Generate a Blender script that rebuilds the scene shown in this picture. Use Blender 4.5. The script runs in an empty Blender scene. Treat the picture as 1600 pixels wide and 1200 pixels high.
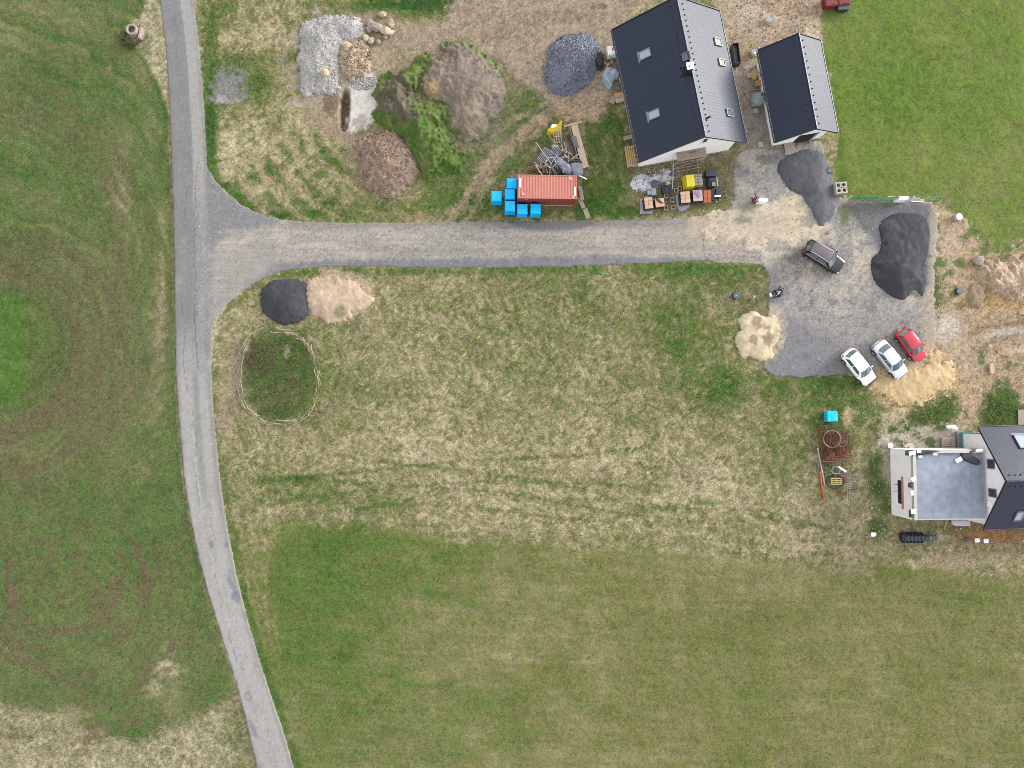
import bpy, math, random
import numpy as np
from mathutils import Vector, Matrix
PI = math.pi
random.seed(7); RNG = np.random.default_rng(7)
SC = bpy.context.scene
COL = SC.collection

# ------------------------------------------------------------------ camera
FPX = 1109.0; CAMH = 74.0; NAD = (770.0, 646.0)
_n = Vector(((NAD[0]-800)/FPX, (600-NAD[1])/FPX, -1.0)).normalized()
QCAM = _n.rotation_difference(Vector((0, 0, -1)))
RM = np.array(QCAM.to_matrix())
cam_d = bpy.data.cameras.new('camera'); cam = bpy.data.objects.new('camera', cam_d); COL.objects.link(cam)
cam.location = (0, 0, CAMH); cam.rotation_mode = 'QUATERNION'; cam.rotation_quaternion = QCAM
cam_d.sensor_fit = 'HORIZONTAL'; cam_d.sensor_width = 36; cam_d.lens = 36*FPX/1600
cam_d.clip_start = 0.5; cam_d.clip_end = 4000
SC.camera = cam
SC.cycles.filter_width = 0.9; SC.cycles.use_denoising = False
# ------------------------------------------------------------------ light: bright overcast, soft sun from the east-north-east
SUN_AZ, SUN_EL = math.radians(62), math.radians(16.5)
w = bpy.data.worlds.new("World"); SC.world = w; w.use_nodes = True
nt = w.node_tree; nt.nodes.clear()
sky = nt.nodes.new('ShaderNodeTexSky'); sky.sky_type = 'NISHITA'; sky.sun_disc = False
sky.sun_elevation = SUN_EL; sky.sun_rotation = SUN_AZ; sky.air_density = 1.0; sky.dust_density = 4.0; sky.ozone_density = 0.6
bgd = nt.nodes.new('ShaderNodeBackground'); bgd.inputs[1].default_value = 0.15
wo = nt.nodes.new('ShaderNodeOutputWorld')
hs = nt.nodes.new('ShaderNodeHueSaturation'); hs.inputs['Saturation'].default_value = 0.22
# high even cloud in front of the clear sky
cl = nt.nodes.new('ShaderNodeMix'); cl.data_type = 'RGBA'; cl.inputs[0].default_value = .85; cl.inputs[7].default_value = (7.0, 7.0, 7.1, 1)
nt.links.new(sky.outputs[0], hs.inputs['Color']); nt.links.new(hs.outputs[0], cl.inputs[6]); nt.links.new(cl.outputs[2], bgd.inputs[0]); nt.links.new(bgd.outputs[0], wo.inputs[0])
sd_ = bpy.data.lights.new('sun', 'SUN'); sun = bpy.data.objects.new('sun', sd_); COL.objects.link(sun)
sd_.energy = 5.0; sd_.angle = math.radians(30); sd_.color = (1, .975, .94)
sdir = Vector((math.sin(SUN_AZ)*math.cos(SUN_EL), math.cos(SUN_AZ)*math.cos(SUN_EL), math.sin(SUN_EL)))
sun.rotation_mode = 'QUATERNION'; sun.rotation_quaternion = (-sdir).to_track_quat('-Z', 'Y')
SC.view_settings.view_transform = 'Standard'; SC.view_settings.look = 'None'
SC.view_settings.exposure = 0.62; SC.view_settings.gamma = 1.0; SC.view_settings.use_curve_mapping = False
ALB = 1.93     # how much brighter than its base colour a level surface reads in the photograph

# ------------------------------------------------------------------ helpers
def G(u, v, z=0.0):
    d = RM @ np.array([(u-800)/FPX, (600-v)/FPX, -1.0]); t = (CAMH-z)/(-d[2])
    return Vector((d[0]*t, d[1]*t, z))
def toplane(u, v, p, n):
    d = Vector(RM @ np.array([(u-800)/FPX, (600-v)/FPX, -1.0])); o = Vector((0, 0, CAMH))
    return o + d*((p-o).dot(n)/d.dot(n))
def PX(X, Y, Z=0.0):
    q0 = RM[0,0]*X+RM[1,0]*Y+RM[2,0]*(Z-CAMH); q1 = RM[0,1]*X+RM[1,1]*Y+RM[2,1]*(Z-CAMH); q2 = RM[0,2]*X+RM[1,2]*Y+RM[2,2]*(Z-CAMH)
    return 800-FPX*q0/q2, 600+FPX*q1/q2
def lin(c):
    c = np.asarray(c, float)/255.0
    return np.where(c <= .04045, c/12.92, ((c+.055)/1.055)**2.4)
def alb(r, g, b): return tuple(np.clip(lin((r, g, b))/ALB, .004, .88))
def sm(a, b, x):
    t = np.clip((x-a)/(b-a), 0, 1); return t*t*(3-2*t)
def _h(ix, iy, s):
    n = (ix.astype(np.int64)*374761393 + iy.astype(np.int64)*668265263 + s*982451653) & 0xffffffff
    n = ((n ^ (n >> 13))*1274126177) & 0xffffffff; n = ((n ^ (n >> 16))*2246822519) & 0xffffffff
    return ((n ^ (n >> 15)) & 0xffffff)/float(0xffffff)
def vn(x, y, s=0):
    ix = np.floor(x); iy = np.floor(y); fx = x-ix; fy = y-iy
    fx = fx*fx*(3-2*fx); fy = fy*fy*(3-2*fy)
    a = _h(ix, iy, s); b = _h(ix+1, iy, s); c = _h(ix, iy+1, s); d = _h(ix+1, iy+1, s)
    return (a+(b-a)*fx)*(1-fy)+(c+(d-c)*fx)*fy
def fbm(x, y, sc, o=3, s=0, ang=0.0, an=1.0):
    """value noise in -1..1; sc = feature size; an>1 stretches features along ang (radians)"""
    ca, sa = math.cos(ang), math.sin(ang)
    p = (x*ca+y*sa)/(sc*an); q = (-x*sa+y*ca)/sc
    t = 0; a = 1; m = 0
    for i in range(o):
        t = t+a*vn(p+17.3*i+s*7.1, q-9.1*i+s*3.3, s*31+i); m += a; a *= .55; p = p*2.03; q = q*2.03
    return (t/m-.5)*2.6
def smooth_poly(P, n=4, closed=True):
    P = [np.array(p, float) for p in P]; out = []; N = len(P)
    rng = range(N) if closed else range(N-1)
    for i in rng:
        if closed: p0, p1, p2, p3 = P[i-1], P[i], P[(i+1) % N], P[(i+2) % N]
        else: p0, p1, p2, p3 = P[max(i-1, 0)], P[i], P[i+1], P[min(i+2, N-1)]
        for k in range(n):
            t = k/n
            out.append(.5*((2*p1)+(-p0+p2)*t+(2*p0-5*p1+4*p2-p3)*t*t+(-p0+3*p1-3*p2+p3)*t**3))
    if not closed: out.append(P[-1])
    return np.array(out)
def sdist(X, Y, P, closed=True):
    """signed distance, positive inside (for lines: minus the distance)"""
    d2 = np.full(X.shape, 1e18); ins = np.zeros(X.shape, bool); N = len(P)
    for i in range(N if closed else N-1):
        ax, ay = P[i]; bx, by = P[(i+1) % N]; ex, ey = bx-ax, by-ay
        L = ex*ex+ey*ey+1e-12
        t = np.clip(((X-ax)*ex+(Y-ay)*ey)/L, 0, 1)
        d2 = np.minimum(d2, (X-ax-t*ex)**2+(Y-ay-t*ey)**2)
        if closed and ay != by:
            c = ((ay > Y) != (by > Y)); c &= X < (bx-ax)*(Y-ay)/(by-ay)+ax; ins ^= c
    d = np.sqrt(d2)
    return np.where(ins, d, -d) if closed else -d
def field(X, Y, P, smooth=4, closed=True, pad=40):
    """sdist evaluated only near the polygon"""
    Q = smooth_poly(P, smooth, closed) if smooth > 1 else np.array(P, float)
    out = np.full(X.shape, -1e6)
    x0, y0 = Q.min(0)-pad; x1, y1 = Q.max(0)+pad
    m = (X > x0) & (X < x1) & (Y > y0) & (Y < y1)
    out[m] = sdist(X[m], Y[m], Q, closed)
    return out

# ---- objects
def tag(o, label=None, cat=None, group=None, kind=None):
    if label: o['label'] = label
    if cat: o['category'] = cat
    if group: o['group'] = group
    if kind: o['kind'] = kind
    return o
def empty(name, loc, rz=0.0, label=None, cat=None, group=None):
    o = bpy.data.objects.new(name, None); COL.objects.link(o); o.location = loc; o.rotation_euler = (0, 0, rz)
    o.empty_display_size = .3
    return tag(o, label, cat, group)
def copy_tree(o, parent=None):
    c = o.copy(); COL.objects.link(c); c.parent = parent
    for ch in o.children: copy_tree(ch, c)
    return c
_rock = None
class MB:
    def __init__(s): s.v = []; s.f = []
    def add(s, vs, fs):
        b = len(s.v); s.v += [tuple(p) for p in vs]; s.f += [tuple(b+i for i in f) for f in fs]; return s
    def box(s, c, d, rz=0.0, bev=0.0, M=None):
        x, y, z = d[0]/2, d[1]/2, d[2]/2; ca, sa = math.cos(rz), math.sin(rz); c = Vector(c)
        if bev > 0:
            b = min(bev, x*.45, y*.45, z*.45); vs = []
            for sx in (-1, 1):
                for sy in (-1, 1):
                    for sz in (-1, 1):
                        vs += [(sx*x, sy*(y-b), sz*(z-b)), (sx*(x-b), sy*y, sz*(z-b)), (sx*(x-b), sy*(y-b), sz*z)]
            import itertools
            def I(sx, sy, sz, k): return ((sx > 0)*4+(sy > 0)*2+(sz > 0))*3+k
            fs = []
            for q in (-1, 1):
                fs.append([I(q, -1, -1, 0), I(q, 1, -1, 0), I(q, 1, 1, 0), I(q, -1, 1, 0)])
                fs.append([I(-1, q, -1, 1), I(1, q, -1, 1), I(1, q, 1, 1), I(-1, q, 1, 1)])
                fs.append([I(-1, -1, q, 2), I(1, -1, q, 2), I(1, 1, q, 2), I(-1, 1, q, 2)])
            for a in (-1, 1):
                for b_ in (-1, 1):
                    fs.append([I(a, b_, -1, 0), I(a, b_, 1, 0), I(a, b_, 1, 1), I(a, b_, -1, 1)])
                    fs.append([I(a, -1, b_, 0), I(a, 1, b_, 0), I(a, 1, b_, 2), I(a, -1, b_, 2)])
                    fs.append([I(-1, a, b_, 1), I(1, a, b_, 1), I(1, a, b_, 2), I(-1, a, b_, 2)])
                    for e in (-1, 1): fs.append([I(a, b_, e, 0), I(a, b_, e, 1), I(a, b_, e, 2)])
        else:
            vs = [(sx*x, sy*y, sz*z) for sx in (-1, 1) for sy in (-1, 1) for sz in (-1, 1)]
            fs = [(0, 1, 3, 2), (4, 6, 7, 5), (0, 4, 5, 1), (2, 3, 7, 6), (0, 2, 6, 4), (1, 5, 7, 3)]
        if M is not None: vs = [c+M @ Vector(p) for p in vs]
        else: vs = [(c.x+p[0]*ca-p[1]*sa, c.y+p[0]*sa+p[1]*ca, c.z+p[2]) for p in vs]
        return s.add(vs, fs)
    def beam(s, a, b, wd, th, roll=0.0):
        a = Vector(a); b = Vector(b); d = (b-a); L = d.length; q = d.to_track_quat('X', 'Z').to_matrix() @ Matrix.Rotation(roll, 3, 'X')
        return s.box((a+b)/2, (L, wd, th), M=q)
    def tube(s, pts, r, n=6, closed=False, cap=True):
        pts = [Vector(p) for p in pts]; N = len(pts); rings = []
        rr = r if isinstance(r, (list, tuple)) else [r]*N
        up = Vector((0, 0, 1))
        for i, p in enumerate(pts):
            if closed: t = pts[(i+1) % N]-pts[i-1]
            else: t = pts[min(i+1, N-1)]-pts[max(i-1, 0)]
            t.normalize()
            u = up if abs(t.dot(up)) < .95 else Vector((1, 0, 0))
            a = t.cross(u).normalized(); b = t.cross(a)
            rings.append([p+(a*math.cos(2*PI*k/n)+b*math.sin(2*PI*k/n))*rr[i] for k in range(n)])
        vs = [q for R in rings for q in R]; fs = []
        for i in range(N if closed else N-1):
            j = (i+1) % N
            for k in range(n): fs.append((i*n+k, i*n+(k+1) % n, j*n+(k+1) % n, j*n+k))
        if cap and not closed: fs += [tuple(range(n))[::-1], tuple((N-1)*n+k for k in range(n))]
        return s.add(vs, fs)
    def lathe(s, c, prof, n=20):
        c = Vector(c); vs = []; fs = []
        for (r, z) in prof:
            vs += [(c.x+r*math.cos(2*PI*k/n), c.y+r*math.sin(2*PI*k/n), c.z+z) for k in range(n)]
        for i in range(len(prof)-1):
            for k in range(n): fs.append((i*n+k, i*n+(k+1) % n, (i+1)*n+(k+1) % n, (i+1)*n+k))
        fs += [tuple(range(n))[::-1], tuple((len(prof)-1)*n+k for k in range(n))]
        return s.add(vs, fs)
    def prism(s, P, z0, z1):
        n = len(P); vs = [(p[0], p[1], z0) for p in P]+[(p[0], p[1], z1) for p in P]
        return s.add(vs, [tuple(range(n))[::-1], tuple(range(n, 2*n))]+[(k, (k+1) % n, n+(k+1) % n, n+k) for k in range(n)])
    def slab(s, P, th):
        """flat polygon P (3D points) given thickness th along its normal, downward"""
        P = [Vector(p) for p in P]; n = len(P); nn = (P[1]-P[0]).cross(P[2]-P[1]).normalized()
        if nn.z < 0: nn = -nn
        vs = P+[p-nn*th for p in P]
        return s.add(vs, [tuple(range(n)), tuple(range(n, 2*n))[::-1]]+[(k, (k+1) % n, n+(k+1) % n, n+k) for k in range(n)])
    def grid(s, pts):
        a = len(pts); b = len(pts[0]); vs = [q for R in pts for q in R]
        return s.add(vs, [(i*b+j, i*b+j+1, (i+1)*b+j+1, (i+1)*b+j) for i in range(a-1) for j in range(b-1)])
    def rock(s, c, r, sq=.7, seed=0, rough=.28, lv=1):
        global _rock
        if _rock is None: _rock = {}
        if lv not in _rock:
            import bmesh
            bm = bmesh.new(); bmesh.ops.create_icosphere(bm, subdivisions=lv, radius=1)
            _rock[lv] = ([tuple(v.co) for v in bm.verts], [tuple(v.index for v in f.verts) for f in bm.faces]); bm.free()
        V, F = _rock[lv]; rd = random.Random(seed); ax = (1+rd.uniform(-.3, .35), 1+rd.uniform(-.3, .3), sq)
        an = rd.uniform(0, 6.28); ca, sa = math.cos(an), math.sin(an); out = []
        cuts = [Vector((rd.gauss(0, 1), rd.gauss(0, 1), rd.gauss(0, .7))).normalized() for _ in range(7)]
        for p in V:
            q = Vector(p)
            for cu in cuts:
                e = q.dot(cu)
                if e > .72: q -= cu*(e-.72)
            k = 1+rd.uniform(-rough, rough)*.45
            x, y, z = q.x*ax[0]*k*r, q.y*ax[1]*k*r, q.z*ax[2]*k*r
            out.append((c[0]+x*ca-y*sa, c[1]+x*sa+y*ca, c[2]+z))
        return s.add(out, F)
    def build(s, name, m, parent=None, smooth=False, loc=None):
        me = bpy.data.meshes.new(name); me.from_pydata(s.v, [], s.f); me.update()
        import bmesh
        bm = bmesh.new(); bm.from_mesh(me); bmesh.ops.recalc_face_normals(bm, faces=bm.faces); bm.to_mesh(me); bm.free()
        if m: me.materials.append(m)
        if smooth: me.polygons.foreach_set('use_smooth', [True]*len(me.polygons))
        o = bpy.data.objects.new(name, me); COL.objects.link(o)
        if parent: o.parent = parent
        if loc: o.location = loc
        return o
def one(name, mb, m, label, cat, group=None, smooth=False, kind=None):
    """a thing that is a single mesh: move the origin to its base"""
    a = np.array(mb.v); c = Vector(((a[:, 0].min()+a[:, 0].max())/2, (a[:, 1].min()+a[:, 1].max())/2, a[:, 2].min()))
    mb.v = [(p[0]-c.x, p[1]-c.y, p[2]-c.z) for p in mb.v]
    o = mb.build(name, m, None, smooth); o.location = c
    return tag(o, label, cat, group, kind)

# ---- materials
_M = {}
def mat(name, col, rough=.7, metal=0., nz=.12, ns=6., bump=.15, bs=25., spec=.4, attr=None, coat=0., fine=0.0):
    """procedural: colour broken up by noise, dirt and a bump"""
    if name in _M: return _M[name]
    m = bpy.data.materials.new(name); m.use_nodes = True; t = m.node_tree; b = t.nodes['Principled BSDF']
    L = t.links.new; N = t.nodes.new
    b.inputs['Roughness'].default_value = rough; b.inputs['Metallic'].default_value = metal
    b.inputs['Specular IOR Level'].default_value = spec; b.inputs['Coat Weight'].default_value = coat
    tc = N('ShaderNodeTexCoord'); no = N('ShaderNodeTexNoise'); no.inputs['Scale'].default_value = ns; no.inputs['Detail'].default_value = 5
    L(tc.outputs['Object'], no.inputs['Vector'])
    mr = N('ShaderNodeMapRange'); mr.inputs[1].default_value = .25; mr.inputs[2].default_value = .75
    mr.inputs[3].default_value = 1-nz; mr.inputs[4].default_value = 1+nz; L(no.outputs['Fac'], mr.inputs[0])
    vm = N('ShaderNodeVectorMath'); vm.operation = 'SCALE'
    if attr:
        at = N('ShaderNodeAttribute'); at.attribute_name = attr; L(at.outputs['Color'], vm.inputs[0])
    else: vm.inputs[0].default_value = col[:3]
    L(mr.outputs[0], vm.inputs['Scale']); last = vm.outputs[0]
    if fine:
        n3 = N('ShaderNodeTexNoise'); n3.inputs['Scale'].default_value = bs; n3.inputs['Detail'].default_value = 4; n3.inputs['Roughness'].default_value = .7
        L(tc.outputs['Object'], n3.inputs['Vector'])
        m3 = N('ShaderNodeMapRange'); m3.inputs[1].default_value = .3; m3.inputs[2].default_value = .7; m3.inputs[3].default_value = 1-fine; m3.inputs[4].default_value = 1+fine
        L(n3.outputs['Fac'], m3.inputs[0]); v3 = N('ShaderNodeVectorMath'); v3.operation = 'SCALE'; L(last, v3.inputs[0]); L(m3.outputs[0], v3.inputs['Scale']); last = v3.outputs[0]
    L(last, b.inputs['Base Color'])
    if bump:
        n2 = N('ShaderNodeTexNoise'); n2.inputs['Scale'].default_value = bs; n2.inputs['Detail'].default_value = 4
        L(tc.outputs['Object'], n2.inputs['Vector']); bp = N('ShaderNodeBump'); bp.inputs['Strength'].default_value = bump; bp.inputs['Distance'].default_value = .05
        L(n2.outputs['Fac'], bp.inputs['Height']); L(bp.outputs[0], b.inputs['Normal'])
    _M[name] = m
    return m
def seams(m, kind, sx, sy, depth=.35, strength=.6, dark=.75, mort=.04, off=.5):
    """adds tile / board joints to a material made by mat(): dark joint lines and bump"""
    t = m.node_tree; L = t.links.new; N = t.nodes.new; b = t.nodes['Principled BSDF']
    tc = N('ShaderNodeTexCoord'); br = N('ShaderNodeTexBrick'); L(tc.outputs['Object'], br.inputs['Vector'])
    br.offset = off; br.inputs['Scale'].default_value = 1; br.inputs['Brick Width'].default_value = sx; br.inputs['Row Height'].default_value = sy
    br.inputs['Mortar Size'].default_value = mort; br.inputs['Mortar Smooth'].default_value = .3
    br.inputs['Color1'].default_value = (1, 1, 1, 1); br.inputs['Color2'].default_value = (.88, .88, .9, 1); br.inputs['Mortar'].default_value = (dark, dark, dark, 1)
    src = b.inputs['Base Color'].links[0].from_socket
    mx = N('ShaderNodeVectorMath'); mx.operation = 'MULTIPLY'; L(src, mx.inputs[0]); L(br.outputs['Color'], mx.inputs[1]); L(mx.outputs[0], b.inputs['Base Color'])
    bp = N('ShaderNodeBump'); bp.inputs['Strength'].default_value = strength; bp.inputs['Distance'].default_value = .02; bp.invert = True
    L(br.outputs['Fac'], bp.inputs['Height'])
    if b.inputs['Normal'].links: L(b.inputs['Normal'].links[0].from_socket, bp.inputs['Normal'])
    L(bp.outputs[0], b.inputs['Normal'])
    return m
def set_color(me, name, arr):
    a = me.color_attributes.new(name, 'FLOAT_COLOR', 'POINT')
    c = np.ones((len(arr), 4), np.float32); c[:, :3] = arr; a.data.foreach_set('color', c.ravel())
def np_mesh(name, V, F, col, m, smooth=True, loc=None, attr='cover'):
    me = bpy.data.meshes.new(name); k = F.shape[1]
    me.vertices.add(len(V)); me.vertices.foreach_set('co', V.astype(np.float32).ravel())
    me.loops.add(F.size); me.loops.foreach_set('vertex_index', F.astype(np.int32).ravel())
    me.polygons.add(len(F)); me.polygons.foreach_set('loop_start', np.arange(0, F.size, k, dtype=np.int32))
    me.polygons.foreach_set('loop_total', np.full(len(F), k, np.int32))
    me.update(calc_edges=True)
    if smooth: me.polygons.foreach_set('use_smooth', np.ones(len(F), bool))
    if col is not None: set_color(me, attr, col)
    me.materials.append(m)
    o = bpy.data.objects.new(name, me); COL.objects.link(o)
    if loc is not None: o.location = loc
    return o

# ================================================================== THE GROUND
ST = 0.13
gx = np.arange(-63, 68, ST); gy = np.arange(-47, 54, ST)
far = np.cumsum(1.35**np.arange(20))*.6
far = far[far < 1200]
XS = np.concatenate([(gx[0]-far)[::-1], gx, gx[-1]+far]); YS = np.concatenate([(gy[0]-far)[::-1], gy, gy[-1]+far])
X, Y = np.meshgrid(XS, YS); U, V = PX(X, Y, 0.0)
NY, NX = X.shape
nb = fbm(U, V, 90, 3, 1); nm = fbm(U, V, 26, 3, 2); ns_ = fbm(U, V, 9, 3, 3); nf = fbm(U, V, 3.6, 2, 4)
wh = RNG.uniform(-1, 1, U.shape)
RAMP_L = np.array([-.2, 0, .22, .45, .68, .88, 1.15])
RAMP_C = np.array([(204, 190, 158), (188, 176, 141), (160, 153, 113), (126, 130, 80), (99, 122, 58), (80, 116, 48), (56, 94, 38)], float)
def grass(Lf):
    s = lin(RAMP_C)
    return np.stack([np.interp(Lf, RAMP_L, s[:, k]) for k in range(3)], -1)
def mixc(Cc, m, c, tex=None):
    """blend colour c (photo values) into Cc by mask m"""
    m = np.clip(m, 0, 1)[..., None]; c = lin(c) if not hasattr(c, 'shape') else c
    if tex is not None: c = c*(1+tex)[..., None]
    return Cc*(1-m)+c*m
def PL(P, soft=6, rough=8, closed=True, n=4, nz=None):
    """mask of a polygon with a ragged edge; soft = fade, rough = raggedness in photo pixels"""
    d = field(U, V, P, n, closed, 60)
    q = d+rough*((ns_ if nz is None else nz)*.8+nf*.35+nm*.35)
    return sm(-soft, soft, q)*(d > -1e5)
def LN(P, wd, soft=2, rough=2, n=4):
    d = field(U, V, P, n, False, 60)+wd
    return sm(-soft, soft, d+rough*(ns_*.8+nf*.4+nm*.5))*(d > -1e5)
def EL(cx, cy, rx, ry, soft=.12, rough=.12, a=0.0):
    ca, sa = math.cos(a), math.sin(a); dx, dy = U-cx, V-cy
    r = np.sqrt(((dx*ca+dy*sa)/rx)**2+((-dx*sa+dy*ca)/ry)**2)
    return sm(soft, -soft, r-1+rough*(ns_*.8+nf*.4+nm*.5))
# road outlines (photo coordinates -> world)
ROAD = [(250,-160),(249,-20),(257,60),(263,130),(268,250),(272,400),(274,550),(279,650),(292,780),(315,890),(345,990),(375,1090),(402,1200),(430,1290),(450,1360),
        (510,1350),(485,1270),(460,1200),(448,1160),(415,1060),(385,960),(360,850),(341,720),(331,600),(327,500),(327,400),(324,262),(318,150),(310,60),(301,-20),(297,-160)]
SIDE = [(305,275),(323,262),(340,285),(375,318),(420,338),(480,346),(600,348),(760,346),(900,345),(1000,343),(1100,337),(1150,330),(1215,340),(1215,405),(1190,413),(1100,407),(1050,410),(900,416),(700,418),(560,416),(480,419),(430,427),(385,450),(352,480),(333,515),(331,565),(306,560)]
YARD = [(1105,338),(1142,322),(1146,262),(1160,236),(1200,232),(1240,226),(1280,221),(1292,255),(1300,285),(1322,312),(1456,316),(1459,440),(1462,520),(1450,565),(1400,588),(1330,586),(1203,584),(1199,520),(1194,412),(1105,408)]
def QD(P, rough): return field(U, V, P, 4, True, 60)+rough*(ns_*.8+nf*.35+nm*.35)
qroad, qside, qyard = QD(ROAD, .9), QD(SIDE, 2.0), QD(YARD, 3.5)
mroad, mside, myard = [sm(-1.2, 1.2, q) for q in (qroad, qside, qyard)]
# --- how green the grass is
st1 = fbm(U, V, 2.6, 2, 11, 1.25, 3.2); st2 = fbm(U, V, 2.6, 2, 12, .55, 3.2); st3 = fbm(U, V, 2.6, 2, 13, -.7, 3.2)
sel = vn(U/15, V/15, 77); wa_, wb2 = sm(.25, .5, sel), sm(.5, .75, sel); stk = (st1*(1-wa_)+st2*wa_*(1-wb2)+st3*wb2)*1.25
hz = fbm(U, V, 5, 3, 14, .06, 9)       # nearly level streaks
# central dry field
Lf = .20+.12*nb+.08*nm+.12*ns_+.34*stk+.26*nf+.12*hz*sm(560, 720, V)+.10*sm(700, 520, V)*sm(500, 900, U)-.06*EL(800, 760, 400, 60, .5, .5)
dry = Lf.copy()
bot_line = np.interp(U, [300, 420, 560, 700, 900, 1100, 1300, 1420, 1600, 1700], [830, 812, 820, 838, 853, 868, 885, 880, 905, 915])
mbot = sm(-16, 16, V-bot_line+9*nm+8*ns_+6*nf)*(U > 340)
Cfield = .40+.10*nb+.08*nm+.08*ns_+.10*nf+.10*hz+.09*fbm(U, V, 240, 2, 21)+.03*stk
Cfield += .20*sm(230, 0, np.hypot((U-500)/1.0, (V-960)/1.35)) + .08*sm(500, 0, np.hypot(U-700, V-900)) - .10*EL(760, 1000, 170, 70, .5, .5) - .07*EL(1080, 900, 300, 40, .5, .5)+.07*fbm(U, V, 40, 3, 54)+.05*fbm(U, V, 16, 2, 55, .1, 3)
Cfield += .20*EL(690, 872, 20, 9, .5, .5) + .13*EL(672, 920, 14, 12, .5, .4)
Lf = Lf*(1-mbot)+Cfield*mbot
# tracks through the dry field
for P, wd, a in [([(400,752),(560,738),(700,722),(900,712),(1000,700)],2.0,.34), ([(420,790),(560,768),(760,752),(900,762),(1000,790),(1200,800),(1300,830)],1.8,.30),
                 ([(560,720),(700,732),(850,752),(1000,762),(1180,805),(1330,830)],2.0,.30), ([(430,745),(620,758),(800,772),(960,800),(1150,822)],1.8,.32),
                 ([(500,800),(650,788),(760,795),(900,812),(1050,822)],2.0,.24)]:
    Lf = Lf+a*LN(P, wd, 2.5, 3)*(1-mbot)
Lf = Lf+.30*EL(440,765,90,22,.5,.5)+.16*EL(560,790,90,20,.5,.6)
for cx, cy, rx, ry, a in [(460,560,60,70,.45),(540,600,50,90,.28),(420,720,50,18,.25),(1045,500,45,45,.45),(1085,560,60,60,.32),(1120,640,30,40,.34),(1150,610,45,30,.45),(1210,700,30,50,.3),(1160,480,35,45,.38),
        (1240,600,120,22,.5),(1280,650,60,70,.45),(1330,640,55,60,.5),(1060,425,60,14,.4),(880,450,45,20,.35),(930,480,30,30,.3),(1110,440,60,26,.36),(620,520,25,25,.25),(860,600,18,22,.4),(760,560,14,12,.4),
        (690,770,14,6,.5),(860,835,10,12,.6),(640,660,24,10,.4),(1225,730,30,50,.25),(1040,740,50,20,.22),(1290,880,60,20,.2),(1380,900,60,20,.25),(1500,930,90,22,.25),(1475,600,20,30,.4)]:
    Lf = Lf+a*.78*EL(cx, cy, rx, ry, .7, .8)*(.7+.7*ns_)
Lf = np.where(V > 400, Lf, Lf)
for cx, cy, rx, ry, a in [(1240,810,60,50,.16),(1150,760,60,40,.12),(700,560,90,60,.1),(620,690,70,40,.1),(960,700,60,30,.14),(1470,885,60,14,.25),(1340,800,40,70,.2)]:
    Lf = Lf-a*EL(cx, cy, rx, ry, .5, .6)
# green kerb strips along the roads
Lf = Lf+.40*np.clip(.7+.6*nm+.5*ns_, .1, 1)*sm(10, 2, np.abs(field(U, V, [(500,424),(700,423),(900,421),(1050,416),(1190,420)], 1, False, 40))+3*ns_)
Lf = Lf+.40*np.clip(.55+.9*nm+.8*ns_, .0, 1)*sm(10, 2, np.abs(field(U, V, [(560,422),(470,426),(425,437),(385,462),(352,492),(337,530),(337,600),(347,720),(366,850),(392,965),(422,1065),(455,1165),(468,1210)], 4, False, 40))+2*ns_)
sb = PL([(352,640),(352,700),(365,800),(378,880),(398,960),(425,1060),(440,1110),(452,1100),(440,1030),(430,960),(418,900),(425,850),(440,820),(420,760),(400,700)], 8, 10)
sb = sb*np.clip(.62+.5*nm+.5*ns_, .15, 1)*sm(1120, 900, V)
Lf = Lf*(1-sb)+(.22+.34*stk+.24*ns_+.2*nf+.1*nm)*sb
# left meadow
mleft = (U < 300)*1.0
r1 = np.hypot(U-20, (V-545)*.93)+7*nm+12*nb
arc = fbm(r1, np.arctan2(V-545, U-20)*60, 9, 3, 31, PI/2, 5)
r2 = np.hypot((U-90)*.95, V-910)+6*nm; arc2 = fbm(r2, np.arctan2(V-910, U-90)*60, 10, 3, 32, PI/2, 4)
Lm = .62+.10*nb+.06*nm+.06*ns_+.10*nf+.05*stk
wr1 = sm(560, 300, V*0+np.hypot(U-20, V-545)); wr2 = sm(380, 200, np.hypot(U-90, V-910))*sm(780, 850, V)
r0 = np.hypot(U+60, V-440)+10*nm+14*nb
arc0 = fbm(r0, np.arctan2(V-440, U+60)*110, 7, 4, 34, PI/2, 14); arc1 = fbm(r1, np.arctan2(V-545, U-20)*90, 6, 4, 35, PI/2, 12); arcb = fbm(r2, np.arctan2(V-910, U-90)*90, 7, 4, 36, PI/2, 12)
wb_ = sm(720, 800, V+.2*U); w1_ = sm(235, 190, r1)
swirl = (arc0*(1-w1_)+arc1*w1_)*(1-wb_)+.9*arcb*wb_*(.5+.7*nb+.3*nm)*sm(850, 960, V+.25*U)
Lm = Lm+.20*swirl+.06*sm(.15, .6, swirl)+.08*fbm(U, V, 12, 3, 59)+.08*sm(.2, 1., nm)
Lm = Lm+.22*sm(110, 60, r1)+.12*EL(60, 380, 60, 30, .5, .5)
arcf = fbm(r1, np.arctan2(V-545, U-20)*75, 5, 3, 33, PI/2, 9)
brown = np.maximum(.95*sm(84, 108, r1)*sm(225, 165, r1)*np.clip(.55+.9*arc1+.25*nm, 0, 1)*sm(330, 430, V+.2*U), .8*sm(240, 268, r0)*sm(345, 305, r0)*np.clip(.15+1.0*arc0+.3*nm, 0, 1)*sm(850, 700, V))
brown = np.maximum(brown, .95*np.clip(1.3*arcb-.1+.8*nm+.5*nb, 0, 1)*sm(760, 860, V)*sm(290, 240, r2))
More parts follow.
